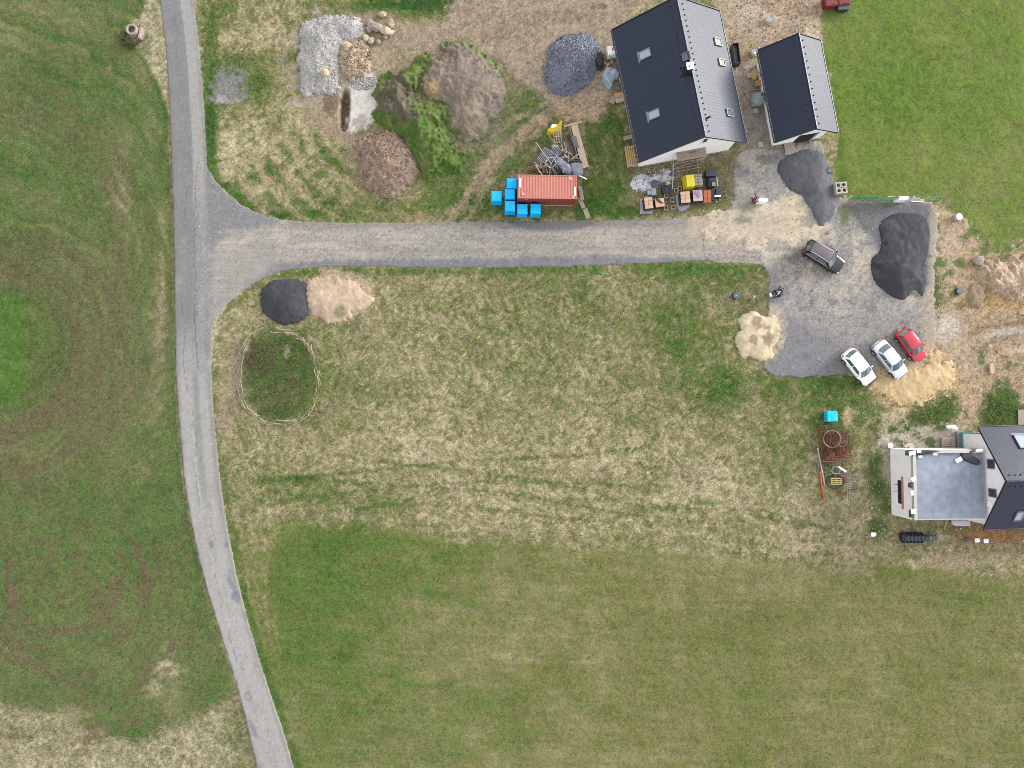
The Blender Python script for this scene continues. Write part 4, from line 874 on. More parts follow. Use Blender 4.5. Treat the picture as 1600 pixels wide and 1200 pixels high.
MB().box((xn+sN*.05, ywall+.1, 1.55), (.10, .3, 2.9)).build('insulation_strip', M_teal, H3['root'])
MB().box((xn-sN*1.1, ywall-.05, .22), (2.3, .10, .42)).build('insulation_strip', M_teal, H3['root'])
MB().box((xn-sN*1.0, ywall-.33, .10), (2.4, .40, .2)).build('foundation_ledge', mat('concrete_grey', alb(150,152,156), .9, 0, .12, 4, .3), H3['root'])

# flat roofed garage: 4 m parapet
hp = 4.1
G4 = [G(1391, 700), G(1395, 805), G(1502, 801), G(1498, 703)]
nw, sw = G(1390.5, 700), G(1393, 804); se = G(1536.5-31, 806); ne = G(1535-31, 702)
top_w = (G(1427, 703.5, hp)); ang4 = math.atan2((nw-sw).y, (nw-sw).x)-PI/2
R4 = Matrix.Rotation(ang4, 3, 'Z'); Ls = (nw-sw).length; We = ((R4.inverted() @ (G(1538, 760, 3.7)-sw)).x)
root4 = empty('flat_roof_garage', tuple(sw), ang4, 'flat roofed grey garage with a bitumen roof joined to the right house', 'garage')
MB().box((We/2, Ls/2, 1.85), (We, Ls, 3.7)).build('wall', M_grey_render, root4)
M_bit = seams(mat('bitumen_sheet', alb(156,168,186), .55, 0, .22, 1.3, .15, 30, .5, fine=.06), 'b', 1.0, 30, mort=.018, dark=.78, strength=.15, off=0)
MB().box((We/2, Ls/2, 3.72), (We-.1, Ls-.1, .06)).build('roof', M_bit, root4)
pm = MB(); pm.box((.16, Ls/2, 3.88), (.32, Ls, .4)); pm.box((We/2, Ls-.16, 3.86), (We-.34, .32, .36)); pm.box((We/2, .06, 3.76), (We-.66, .12, .1)); pm.build('parapet', mat('pale_parapet', alb(214,208,206), .85), root4)
def loc4(u, v, z): return R4.inverted() @ (G(u, v, z)-sw)
def wall4(u, v): 
    q = toplane(u, v, sw, R4 @ Vector((1, 0, 0))); return R4.inverted() @ (q-sw)
a, b = wall4(1403, 750), wall4(1410, 787.5)
MB().box((-.01, (a.y+b.y)/2, (a.z+b.z)/2), (.06, abs(a.y-b.y), abs(a.z-b.z))).build('window_opening', M_dark, root4)
a, b = wall4(1410, 745), wall4(1412.5, 795)
MB().box((-.07, (a.y+b.y)/2, (a.z+b.z)/2), (.14, abs(a.y-b.y), .18)).build('window_board', mat('orange_board', alb(216,146,112), .7), root4)
for (ua, va) in ((1403, 757), (1402, 767.5)):
    a = wall4(ua, va); MB().tube([(0, a.y, a.z), (-.35, a.y, a.z+.02), (-.45, a.y+.05, a.z+.25)], .025, 6).build('anchor_bar', M_black, root4)
# loose insulation blocks weighting the roof edge
M_eps = mat('white_foam', (.84, .85, .86), .8, 0, .03, 5, .1)
ls = [(1425.5,708,.8,.45,.2),(1436,705.3,.5,.3,0),(1438,713.5,.45,.3,.05),(1461.5,709.5,.5,.3,0),(1427.5,749,.5,.5,.3),(1427.5,799,.55,.55,.1),(1498.5,718.5,.8,.5,.5),(1530.5,703.5,.8,.3,.05),(1425.5,770,.3,.6,.1)]
for k, (u, v, dx, dy, r) in enumerate(ls):
    q = G(u, v, 4.0); o = MB().box((0, 0, .06), (dx*.85, dy*.85, .12), 0, .015).build('foam_block', M_eps); zb = 3.76 if u > 1432 and v > 707 else 4.09
    o.location = (G(u, v, zb+.1).x, G(u, v, zb+.1).y, zb); o.rotation_euler = (0, 0, r+ang4)
    tag(o, 'white foam block lying on the edge of the flat garage roof', 'foam block', 'foam blocks on the flat roof')
M_felt = mat('black_felt', (.03, .032, .036), .7, 0, .2, 3, .5, 8)
def cloth(name, P, z, m, lab, cat, amp=.1, n=14, seed=0, group=None):
    """crumpled sheet over polygon (px) P at height z"""
    Q = np.array([tuple(G(u, v, z))[:2] for u, v in P]); x0, y0 = Q.min(0); x1, y1 = Q.max(0); xs = np.linspace(x0, x1, n*2); ys = np.linspace(y0, y1, n*2); x, y = np.meshgrid(xs, ys)
    d = sdist(x, y, smooth_poly(Q, 3)); zz = z+amp*fbm(x, y, .45, 3, 200+seed)+amp*np.minimum(1, np.maximum(d, 0)*3)
    zz = np.where(d < .03, np.maximum(z-amp*2.2, .02), zz); ok = d > -.08; cm = ok[:-1, :-1] & ok[1:, 1:] & ok[:-1, 1:] & ok[1:, :-1]
    ny, nx = x.shape; I = np.arange(nx*ny).reshape(ny, nx); F = np.stack([I[:-1, :-1], I[:-1, 1:], I[1:, 1:], I[1:, :-1]], -1)[cm]; us, inv = np.unique(F, return_inverse=True)
    VV = np.stack([x.ravel()[us], y.ravel()[us], zz.ravel()[us]], -1); c = VV.mean(0); c[2] = z
    o = np_mesh(name, VV-c, inv.reshape(F.shape), None, m, True, c); return tag(o, lab, cat, group)
cloth('felt_strip', [(1503,708),(1512,708),(1532,720),(1530,727),(1508,719),(1502,713)], 3.95, M_felt, 'crumpled black roofing felt strip at the north east corner of the flat roof', 'roofing felt', .08, seed=1)
cloth('felt_strip', [(1510,708),(1520,702),(1528,701),(1530,706),(1520,707),(1512,712)], 4.0, M_felt, 'shorter twisted black felt strip against the gable wall', 'roofing felt', .08, seed=2)
cloth('felt_strip', [(1415,706),(1422,704),(1450,703),(1470,705),(1450,709),(1424,712),(1416,711)], 4.15, M_felt, 'long black felt edge under the foam blocks at the north west roof corner', 'roofing felt', .06, seed=3)
cloth('felt_strip', [(1420,757),(1426,754),(1427,762),(1422,762)], 4.1, M_felt, 'small folded black felt corner halfway along the west parapet', 'roofing felt', .06, seed=4)
cloth('felt_strip', [(1421,800),(1427,796),(1428,806),(1423,809)], 4.1, M_felt, 'black felt scrap at the south west parapet corner', 'roofing felt', .06, seed=5)

# ================================================================== CARS
def car(label, u, v, ang, L, W, H, paint, hood=.98, hoodz=.92, roof0=.52, kind='hatch', rails=False, roofm=None):
    """x forward, ground centre at px (u,v)"""
    p = G(u, v, .08); root = empty('parked_car', (p.x, p.y, .08), ang, label, 'car')
    hl = L/2; hw = W/2
    xw0 = hl-hood                 # windscreen base
    xw1 = xw0-.72                 # roof front
    tail = {'hatch': .22, 'sedan': .62, 'suv': .16, 'small': .20}[kind]
    xr1 = -hl+tail+(.62 if kind == 'sedan' else .40); xr0 = -hl+tail   # roof rear, rear-glass base
    zb = hoodz+.02; zr = H
    def wid(x):
        s = abs(x)/hl; return hw*(1-.05*s**2-.17*max(0, s-.78)/.22*1.0-.16*max(0, (s-.93)/.07)**2)
    def top(x):
        if x > xw0-.1: t = (x-(xw0-.1))/(hl-(xw0-.1)); return hoodz-.03-.16*t-.25*max(0, (t-.86)/.14)**1.5
        if x < xr0+.1: t = ((xr0+.1)-x)/((xr0+.1)+hl); return hoodz+.04-.05*t-.28*max(0, (t-.7)/.3)**1.5
        return hoodz+.0
    xs = np.concatenate([np.linspace(-hl, -hl+.3, 7), np.linspace(-hl+.4, hl-.4, 16), np.linspace(hl-.3, hl, 7)])
    rows = []
    for x in xs:
        s = (x/hl); w_ = wid(x); zt = top(x); zl = .24+.10*max(0, abs(s)-.9)/.1; e = .0
        half = [(w_*.86, zl), (w_*.965, zl+.08), (w_, .45), (w_*.995, .62), (w_*.975, zt-.16), (w_*.93, zt-.05), (w_*.80, zt), (w_*.5, zt+.025), (0, zt+.035)]
        rows.append([(x, y, z) for y, z in half]+[(x, -y, z) for y, z in half[-2::-1]])
    b = MB().grid(rows); n = len(rows[0]); b.add(rows[0], [tuple(range(n))]); b.add(rows[-1], [tuple(range(n))])
    body = b.build('body', paint, root, True)
    # cabin outlines: base and roof as rounded loops, front to back
    def loop(xa, xb, wy, z, bow_f, bow_r, n=9, inset=0):
        pts = []
        for k in range(n): t = -1+2*k/(n-1); pts.append((xa+bow_f*(1-t*t)-inset, -t*wy*(1-.0*t), z))      # front edge, left(-t)->right
        for k in range(n): t = -1+2*k/(n-1); pts.append((xb-bow_r*(1-t*t)+inset, t*wy*.97, z))
        return pts
    wb, wr = hw*.90, hw*.70
    base = loop(xw0-.06, xr0+.02, wb, zb-.03, .20, .12); roofl = loop(xw1, xr1, wr, zr-.07, .12, .08)
    N = len(base); cab = MB().add(base+roofl, [(k, (k+1) % N, N+(k+1) % N, N+k) for k in range(N)])
    # gently domed roof
    gr = []
    for i in range(9):
        s = i/8; row = []
        for j in range(9):
            t = -1+2*j/8; xf = xw1+.12*(1-t*t)+.02; xb = xr1-.08*(1-t*t)-.02; x = xb+(xf-xb)*s
            row.append((x, t*(wr+.015)*(.97+.03*s), zr-.07+.075*(1-abs(t)**3.0)*(1-(2*s-1)**4*.75)))
        gr.append(row)
    cabo = cab.build('cabin', paint, root, False)
    MB().grid(gr).build('roof', roofm or paint, root, True)
    def panel(ia, ib, t0, t1, k0, k1, name, m, push=.016):
        lo = [Vector(base[i]) for i in range(ia, ib+1)]; hi = [Vector(roofl[i]) for i in range(ia, ib+1)]; n_ = len(lo); rows_ = []
        for t in np.linspace(t0, t1, 4):
            row = []
            for i in range(n_):
                q = lo[i].lerp(hi[i], t); row.append(q)
            rr_ = []
            for kk in np.linspace(k0, k1, 9):
                f = kk*(n_-1); i0 = min(int(f), n_-2); rr_.append(row[i0].lerp(row[i0+1], f-i0))
            rows_.append(rr_)
        nn = ((rows_[0][-1]-rows_[0][0]).cross(rows_[-1][4]-rows_[0][4])).normalized()
        cc = Vector((0, 0, .8)); mid = rows_[1][4]
        if nn.dot(mid-cc) < 0: nn = -nn
        rows_ = [[q+nn*push for q in r] for r in rows_]
        return MB().grid([[tuple(q) for q in r] for r in rows_]).build(name, m, root, True)
    panel(0, 8, .05, .93, .04, .96, 'windscreen', M_carglass)
    panel(9, 17, .14, .90, .08, .92, 'rear_window', M_carglass)
    # side windows
    for s in (1, -1):
        f0, f1 = (Vector(base[8 if s < 0 else 0]), Vector(roofl[8 if s < 0 else 0])); r0, r1 = (Vector(base[9 if s < 0 else 17]), Vector(roofl[9 if s < 0 else 17]))
        for (ka, kb) in ((.09, .50), (.535, .93)):
            P = [f0.lerp(r0, ka+.03 if ka < .2 else ka).lerp(f1.lerp(r1, ka if ka > .2 else .05), .10), f0.lerp(r0, kb).lerp(f1.lerp(r1, kb), .10), f0.lerp(r0, kb).lerp(f1.lerp(r1, kb-.02), .88), f0.lerp(r0, ka).lerp(f1.lerp(r1, ka), .88)]
            P = [q+Vector((0, s*.016, .008)) for q in P]
            MB().add([tuple(q) for q in P], [(0, 1, 2, 3)]).build('side_window', M_carglass, root)
        # mirror
        MB().box((xw0-.28, s*(hw+.09), zb+.02), (.14, .20, .14), s*-.15, .04).build('wing_mirror', paint, root)
        # lights
        hlx = hl-.16; MB().grid([[(hl-.30+.0*k, s*(wid(hl-.3)-.02-.0*k), .60+.10*k) for k in range(2)], [(hl-.16, s*(wid(hl-.16)*.86), .60+.07*k) for k in range(2)], [(hl-.04, s*(wid(hl-.05)*.62), .58+.07*k) for k in range(2)]])
        MB().box((hl-.20, s*(hw*.70), hoodz-.235), (.26, .28, .09), -s*.5, .04).build('headlight', M_lamp, root)
        MB().box((-hl+.13, s*(hw*.80), hoodz-.13), (.20, .18, .18), s*.4, .05).build('tail_light', M_tail, root)
        for xx in (hl-.80, -hl+.78):
            w0 = MB(); w0.v = []; y = s*(hw-.10)
            prof = [(.0, -.11), (.20, -.11), (.31, -.09), (.325, -.05), (.325, .05), (.31, .09), (.20, .11), (.0, .11)]
            vs = []; nn = 18
            for (r_, q) in prof[1:-1]: vs += [(xx+r_*math.cos(2*PI*k/nn), y+q, .325+r_*math.sin(2*PI*k/nn)) for k in range(nn)]
            fs = [(i*nn+k, i*nn+(k+1) % nn, (i+1)*nn+(k+1) % nn, (i+1)*nn+k) for i in range(5) for k in range(nn)]+[tuple(range(nn)), tuple(5*nn+k for k in range(nn))]
            wo_ = MB().add(vs, fs).build('wheel', M_tyre, root, False)
            r_ = MB()
            vs = [(xx+.19*math.cos(2*PI*k/12), y+s*.115, .325+.19*math.sin(2*PI*k/12)) for k in range(12)]+[(xx+.19*math.cos(2*PI*k/12), y+s*.125, .325+.19*math.sin(2*PI*k/12)) for k in range(12)]
            r_.add(vs, [tuple(range(12)), tuple(range(12, 24))]+[(k, (k+1) % 12, 12+(k+1) % 12, 12+k) for k in range(12)]).build('rim', M_rim, wo_)
            # arch lip
            MB().tube([(xx+.38*math.cos(t), s*(hw-.005), .325+.38*math.sin(t)) for t in np.linspace(.05, PI-.05, 9)], .03, 5).build('wheel_arch', M_black, root)
        if rails: MB().tube([(xw1-.05, s*(wr-.02), zr-.03), (xw1-.3, s*(wr-.02), zr+.05), (xr1+.3, s*(wr-.02), zr+.05), (xr1+.0, s*(wr-.02), zr-.03)], .028, 6).build('roof_rail', M_rim, root)
        if rails: MB().tube([tuple(Vector(base[8 if s < 0 else 0]).lerp(Vector(base[9 if s < 0 else 17]), k)+Vector((0, s*.03, .05))) for k in (.08, .5, .95)], .016, 5).build('chrome_strip', M_rim, root)
    MB().box((hl-.02, 0, .50), (.06, W*.55, .16), 0, .02).build('grille', M_black, root)
    MB().tube([(hl-.30+.05*(1-t*t)-.10, t*hw*.62, hoodz-.115) for t in (-1, -.5, 0, .5, 1)], .008, 4).build('bonnet_seam', M_black, root)
    MB().box((0, 0, .22), (L-.5, W-.34, .16)).build('underbody_shade_box', M_black, root)  # black box added below the body to deepen the contact shadow
    for s in (1, -1):
        for xx in (xw0-.25, (xw0+xr0)/2-.15): MB().tube([(xx, s*(hw+.002), .35), (xx-.03, s*(hw*.985), hoodz-.1)], .009, 4).build('door_seam', M_black, root)
    MB().box((-hl-.005, 0, .62), (.03, .50, .11)).build('number_plate', M_white, root)
    MB().box((hl+.0, 0, .36), (.03, .50, .11)).build('number_plate', M_white, root)
    for s in (1, -1): MB().beam((xw0+.10, s*.35-.1, zb+.0), (xw0-.12, s*.35+.35, zb+.16), .018, .012).build('wiper', M_black, root)
    return root
M_carglass = mat('car_glass', (.07, .10, .105), .06, 0, .1, 2, 0, 5, .8, coat=.8)  # teal in the base colour stands in for reflected sky
M_lamp = mat('lamp_glass', (.30, .32, .34), .12, 0, .1, 8, 0, 5, .8, coat=.6); M_tail = mat('tail_lamp', (.45, .02, .03), .2, 0, .1, 8, 0, 5, .6, coat=.5)
M_tyre = mat('tyre_rubber', (.02, .02, .021), .85, 0, .15, 8, .2, 30); M_rim = mat('alloy', (.55, .56, .58), .3, .8, .06, 8, 0)
def paint(n, c, met=0., r=.32): return mat(n, c, r, met, .03, 1.5, 0, 5, .5, coat=.7)
car('dark metallic estate SUV with roof rails standing alone in the middle of the yard', 1282.5, 403.5, math.radians(-31.5), 4.55, 1.86, 1.62, paint('dark_brown_metallic', alb(40,34,42), .5, .35), hood=1.18, hoodz=.98, kind='suv', rails=True, roofm=paint('purple_grey_roof', alb(110,98,112), .3, .4))  # roof panel is a lighter purple grey than the body
car('white hatchback at the edge of the grass, leftmost of the three parked cars', 1337.3, 573.7, math.radians(-51.8), 4.15, 1.76, 1.47, paint('white_paint', (.80, .81, .82)), hood=1.05, hoodz=.92, kind='hatch')
car('silver grey saloon parked between the white and the red car', 1385.5, 562, math.radians(-52.2), 4.5, 1.76, 1.46, paint('silver_paint', (.50, .54, .60), .45, .3), hood=1.12, hoodz=.92, kind='sedan')
car('small red hatchback, rightmost of the three parked cars', 1418.3, 539.8, math.radians(-54), 3.85, 1.68, 1.48, paint('red_paint', (.36, .005, .024)), hood=.98, hoodz=.92, kind='small')

# ================================================================== PEOPLE
def person(label, u, v, face, top_m, leg_m, hair_m, skin_m, hold=None, arms=(( .30, .18, 1.08), (.30, -.18, 1.08)), s=1.0, parts=None):
    """standing figure; x = facing direction. One skinned body with head and hands; clothing and hair as children"""
    p = G(u, v, 0.08); root = empty('person', (p.x, p.y, .085), face, label, 'person')
    def skin(name, V, E, R_, m, lv=2, rootv=0, par=None):
        me = bpy.data.meshes.new(name); me.from_pydata([tuple(Vector(q)*s) for q in V], E, []); me.update(); o = bpy.data.objects.new(name, me); COL.objects.link(o)
        me.materials.append(m); o.parent = par or root
        md = o.modifiers.new('skin', 'SKIN'); md.use_smooth_shade = True
        for k, r in enumerate(R_): me.skin_vertices[0].data[k].radius = (r*s, r*s) if not isinstance(r, tuple) else (r[0]*s, r[1]*s)
        me.skin_vertices[0].data[rootv].use_root = True
        sd2 = o.modifiers.new('sub', 'SUBSURF'); sd2.levels = lv; sd2.render_levels = lv
        return o
    hL, hR = arms
    V = [(0,0,.95),(0,0,1.12),(0,0,1.32),(0,0,1.44),(.01,0,1.52),(.02,0,1.60),(.02,0,1.70)]; E = [(0,1),(1,2),(2,3),(3,4),(4,5),(5,6)]; R_ = [(.13,.11),(.13,.10),(.16,.11),(.10,.08),.05,(.075,.085),(.07,.08)]
    for sg, h in ((1, hL), (-1, hR)):
        h = Vector(h); sh = Vector((0, sg*.19, 1.40)); mid = (sh+h)/2; el = Vector((mid.x-.06, sg*.27, min(mid.z, 1.12))); b = len(V)
        V += [tuple(sh), tuple(el), tuple(h-(h-el).normalized()*.03), tuple(h+(h-el).normalized()*.05)]; E += [(3, b), (b, b+1), (b+1, b+2), (b+2, b+3)]; R_ += [.062, .045, .03, (.04, .02)]
        d = (h-el).normalized(); pr = Vector((-d.y, d.x, 0)).normalized(); tip = Vector(V[b+3])
        for f, off in enumerate((-.030, -.010, .010, .030)):
            c_ = len(V); ln = (.065, .08, .075, .055)[f]
            V += [tuple(tip+pr*off+d*.02), tuple(tip+pr*off*1.1+d*(.02+ln*.5)+Vector((0, 0, -.008))), tuple(tip+pr*off*1.15+d*(.02+ln*.8)+Vector((0, 0, -.03)))]; E += [(b+3, c_), (c_, c_+1), (c_+1, c_+2)]; R_ += [.010, .009, .008]
        c_ = len(V); V += [tuple(tip-pr*sg*.04-d*.01), tuple(tip-pr*sg*.055+d*.03)]; E += [(b+3, c_), (c_, c_+1)]; R_ += [.011, .009]
        # legs
        b = len(V); V += [(0, sg*.09, .88), (.02+.03*sg, sg*.10, .50), (0+.03*sg, sg*.11, .10), (.14+.03*sg, sg*.13, .04)]; E += [(0, b), (b, b+1), (b+1, b+2), (b+2, b+3)]; R_ += [.085, .06, .04, (.04, .03)]
    body = skin('body', V, E, R_, skin_m, 2)
    # clothing: jacket with sleeves, trousers, shoes
    Vt = [(0,0,.92),(0,0,1.12),(0,0,1.32),(0,0,1.44)]; Et = [(0,1),(1,2),(2,3)]; Rt = [(.155,.135),(.155,.13),(.185,.135),(.12,.10)]
    for sg, h in ((1, hL), (-1, hR)):
        h = Vector(h); sh = Vector((0, sg*.195, 1.40)); mid = (sh+h)/2; el = Vector((mid.x-.06, sg*.27, min(mid.z, 1.12))); b = len(Vt)
        Vt += [tuple(sh), tuple(el), tuple(h-(h-el).normalized()*.05)]; Et += [(3, b), (b, b+1), (b+1, b+2)]; Rt += [.082, .066, .048]
    skin('jacket', Vt, Et, Rt, top_m, 2)
    Vl = [(0,0,.95)]; El = []; Rl = [(.15,.13)]
    for sg in (1, -1):
        b = len(Vl); Vl += [(0, sg*.09, .85), (.02+.03*sg, sg*.10, .50), (0+.03*sg, sg*.11, .11)]; El += [(0, b), (b, b+1), (b+1, b+2)]; Rl += [.105, .078, .065]
        MB().box((.06*s+.03*sg*s, sg*.12*s, .045*s), (.28*s, .10*s, .09*s), 0, .035).build('shoe', M_black, root)
    skin('trousers', Vl, El, Rl, leg_m, 1)
    # hair as a fitted cap, plus face features
    hr = MB(); n = 14
    rows = []
    for i in range(7):
        ph = i/6*PI*.60; rows.append([((.012-.008*i*.3+.096*math.sin(ph)*math.cos(2*PI*k/n))*s-.008, .088*math.sin(ph)*math.sin(2*PI*k/n)*s, (1.685+.115*math.cos(ph)+(0.035*max(0, math.cos(2*PI*k/n)) if i > 3 else 0))*s) for k in range(n+1)])
    hr.grid(rows).build('hair', hair_m, root, True)
    MB().rock((.115*s, 0, 1.63*s), .016*s, 1.2, 5, .1).build('nose', skin_m, root)
    for sg in (1, -1):
        MB().rock((.098*s, sg*.032*s, 1.665*s), .010*s, .7, 6, .05).build('eye', M_dark, root); MB().rock((.01, sg*.087*s, 1.645*s), .022*s, 1.3, 7, .1).build('ear', skin_m, root)
    MB().box((.108*s, 0, 1.585*s), (.008, .045*s, .010)).build('mouth', M_red, root)
    return root
sk = mat('skin', (.50, .30, .22), .6, 0, .05, 10, 0); hb = mat('brown_hair', (.10, .045, .025), .8, 0, .2, 30, .3); hk = mat('dark_hair', (.015, .012, .012), .7, 0, .2, 30, .3)
jb = mat('black_jacket', (.012, .010, .016), .8, 0, .15, 10, .2); jn = mat('navy_jacket', (.018, .022, .06), .8, 0, .15, 10, .2); jt = mat('blue_jacket', (.02, .085, .17), .75, 0, .15, 10, .2)
tk = mat('dark_trousers', (.02, .025, .03), .85, 0, .15, 10, .2); tg = mat('dark_green_trousers', (.03, .05, .035), .85, 0, .2, 10, .2)
person('person in a black jacket with brown hair holding white papers, left of the three people', 1205.5, 458.5, math.radians(-20), jb, tk, hb, sk, arms=((.34, .10, 1.10), (.34, -.14, 1.12)))
person('person in a blue jacket with dark hair, upper right one of the three people', 1213.5, 455.5, math.radians(205), jt, tk, hk, sk, arms=((.28, .16, .98), (.26, -.20, 1.0)))
person('person in a navy jacket and green trousers, lowest of the three people', 1212, 464, math.radians(150), jn, tg, hk, sk, arms=((.30, .14, 1.05), (.28, -.18, 1.02)))
def paper(u, v, z, dx, dy, a, lab): o = MB().box((0, 0, 0), (dx, dy, .015)).build('paper_sheet', M_eps); q = G(u, v, z); o.location = q; o.rotation_euler = (.15, -.2, a); return tag(o, lab, 'paper')
q_ = bpy.data.objects['person'].matrix_basis @ Vector((.42, -.02, 1.13)); o = MB().box((0, 0, 0), (.30, .42, .02)).build('plan_sheet', M_eps); o.location = q_; o.rotation_euler = (.1, -.2, math.radians(-20)); tag(o, 'white sheet of paper held between the three people', 'paper')
bg = MB().box((0, 0, .22), (.18, .42, .36), 0, .06).tube([(0, -.1, .38), (0, -.08, .5), (0, .08, .5), (0, .1, .38)], .012, 5).build('carrier_bag', M_eps); bg.location = (*G(1205, 458, .2)[:2], .08); bg.location.x = G(1203.5, 461, .2).x; bg.location.y = G(1203.5, 461, .2).y; bg.rotation_euler = (0, 0, .3); tag(bg, 'white bag standing by the feet of the person in black', 'bag')

# ================================================================== CONTAINER AND GOODS
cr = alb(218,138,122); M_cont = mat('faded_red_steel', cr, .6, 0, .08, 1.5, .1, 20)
M_cont_shade = mat('faded_red_steel_shaded', alb(176,84,82), .6, 0, .1, 1.5, .1, 20)  # same steel as the roof, with the shade of upright faces in its colour
cc = G(855.3, 291.8, 2.7); rt = empty('shipping_container', (cc.x, cc.y, 0), math.radians(-.4), 'faded red corrugated shipping container beside the side road', 'shipping container')
CL, CW, CHT = 6.06, 2.44, 2.7
rows = []; n = 8*18+1
def corr(t, per, amp):
    f = (t/per) % 1; return amp if f < .36 else (amp*(1-(f-.36)/.14) if f < .5 else (0 if f < .86 else amp*(f-.86)/.14))
xs = np.linspace(-CL/2+.1, CL/2-.1, 200)
MB().grid([[(x, y, CHT-.05+corr(x+9, .30, .028)) for y in (-CW/2+.08, CW/2-.08)] for x in xs]).build('roof', M_cont, rt)
for s_ in (-1, 1):
    MB().grid([[(x, s_*(CW/2-.02-corr(x+9, .28, .05)), z) for z in (.32, CHT-.12)] for x in xs]).build('side_wall', M_cont_shade, rt)
    MB().box((0, s_*(CW/2-.05), CHT-.05), (CL-.32, .10, .10)).build('top_rail', M_cont, rt)
    MB().box((0, s_*(CW/2-.05), .24), (CL-.32, .12, .18)).build('bottom_rail', mat('pale_rail', alb(206,196,176), .7), rt)
    MB().box((s_*(CL/2-.05), 0, CHT-.05), (.10, CW-.32, .10)).build('top_rail', M_cont, rt)
    MB().box((s_*(CL/2-.06), 0, 1.4), (.06, CW-.3, 2.5)).build('end_wall' if s_ < 0 else 'end_doors', M_cont_shade, rt)
    for q in (-1, 1):
        MB().box((s_*(CL/2-.08), q*(CW/2-.08), 1.37), (.16, .16, 2.42)).build('corner_post', M_cont_shade, rt)
        MB().box((s_*(CL/2-.09), q*(CW/2-.08), CHT-.06), (.19, .17, .13), 0, .01).build('corner_casting', M_cont, rt)
        if s_ > 0: MB().tube([(CL/2+.0, q*.35, .3), (CL/2+.0, q*.35, 2.55)], .02, 6).build('lock_rod', M_steel, rt)
MB().box((0, 0, .34), (CL-.3, CW-.2, .12)).build('floor', M_woodg, rt)
for (lx, ly, dx, dy) in ((-CL/2+.25, .35, .20, .92), (CL/2-.22, -.45, .16, .95)): MB().box((lx, ly, CHT+.01), (dx, dy, .025)).build('white_panel', M_white, rt)
for (lx, ly) in ((-CL/2+.55, -.78), (CL/2-.7, .92), (CL/2-.4, -1.0)): MB().box((lx, ly, CHT+.008), (.34 if ly > 0 else .24, .34 if ly > 0 else .26, .02)).build('paint_patch', mat('cream_patch', alb(226,206,170), .7), rt)
MB().box((-CL/2+.9, -CW/2-.005, 2.35), (.34, .02, .16)).build('label_plate', mat('pale_blue_label', alb(170,180,206), .5), rt)

M_blue = mat('blue_foil', (.0, .38, .80), .5, 0, .15, 3.5, .25, 6, .25); M_blue2 = M_blue
def blue_pallet(u, v, marks, lab, h=1.6, grp='blue wrapped pallets by the container', w_=1.05, rz=0):
    q = G(u, v, h); r = empty('wrapped_pallet', (q.x, q.y, 0), rz, lab, 'wrapped pallet', grp)
    pm_ = MB()
    for y in (-.42, 0, .42): pm_.box((0, y, .05), (w_-.02, .1, .1))
    for x in (-.45, -.15, .15, .45): pm_.box((x, 0, .115), (.12, w_-.02, .022))
    pm_.build('pallet', M_wood, r)
    rows = []; N = 40
    for k, z in enumerate((.13, .16, h*.5, h-.06, h-.01, h)):
        ins = (0, -.02, -.0, 0, .03, .06)[k]; ring = []
        for j in range(N):
            t = j/N*4; sd = int(t); f = (t-sd)*2-1; hw_ = w_/2-ins-.012*math.sin(7*f+z*3)*(k < 4)
            ring.append([(hw_, f*hw_, z), (-f*hw_, hw_, z), (-hw_, -f*hw_, z), (f*hw_, -hw_, z)][sd])
        rows.append(ring+[ring[0]])
    wr_ = MB().grid(rows); wr_.add(rows[-1][:-1], [tuple(range(N))]).build('wrap', M_blue, r)
    for (x, y, dx, dy) in marks: MB().box((x, y, h+.003), (dx, dy, .008)).build('printed_mark', mat('pale_cyan_print', alb(110,222,240), .4), r)
    return r
blue_pallet(775.9, 306, [(-.18,.02,.10,.34),(-.13,-.12,.14,.10),(.20,0,.05,.45)], 'blue wrapped pallet standing apart, furthest from the container')
blue_pallet(799.9, 286.4, [(.02,-.15,.03,.5)], 'blue wrapped pallet touching the north end of the container, top of the row')
blue_pallet(796.8, 303.2, [(-.08,.30,.20,.05),(-.08,.05,.06,.22)], 'blue wrapped pallet in the middle of the row at the container end')
blue_pallet(797.0, 321.8, [(-.28,.05,.10,.40),(.22,.10,.10,.45),(.32,-.20,.18,.06)], 'blue wrapped pallet at the corner, nearest the road of the row of three')
blue_pallet(816.3, 326.4, [(.05,.28,.45,.06),(.20,.22,.10,.16),(-.10,-.18,.42,.05),(-.25,-.25,.05,.2)], 'blue wrapped pallet in front of the long container side, left of the two')
blue_pallet(836.9, 325.9, [], 'blue wrapped pallet in front of the long container side, right of the two')
bp_ = blue_pallet(1301, 650.5, [(.42,.22,.10,.18),(.36,-.2,.22,.28),(0,.0,.02,.4)], 'low torn blue wrapped pallet north of the rusty steel cages', .8, None, 1.1, .03)

def plank(u0, v0, u1, v1, wd, z0, z1, m, lab, th=.04, group=None, name='plank', cat='plank'):
    a, b = G(u0, v0, z0), G(u1, v1, z1); o = MB(); mid = (a+b)/2
    o.beam(a-mid, b-mid, wd, th); ob = o.build(name, m); ob.location = mid
    return tag(ob, lab, cat, group)
plank(906, 291, 910, 313, .42, .2, .2, M_woodg, 'flat board leaning by the container door, nearer the container', .03)
plank(905, 309, 912, 325, .45, .08, .08, M_woodg, 'flat board in the grass, middle of the three board stepping stones')
plank(914, 326, 919, 341, .50, .06, .06, M_woodg, 'flat board lying at the edge of the side road by the container')
plank(903.5, 274, 917, 280, .12, .5, .3, M_white, 'white plastic pipe end sticking out behind the container corner', .10, None, 'pipe', 'pipe')
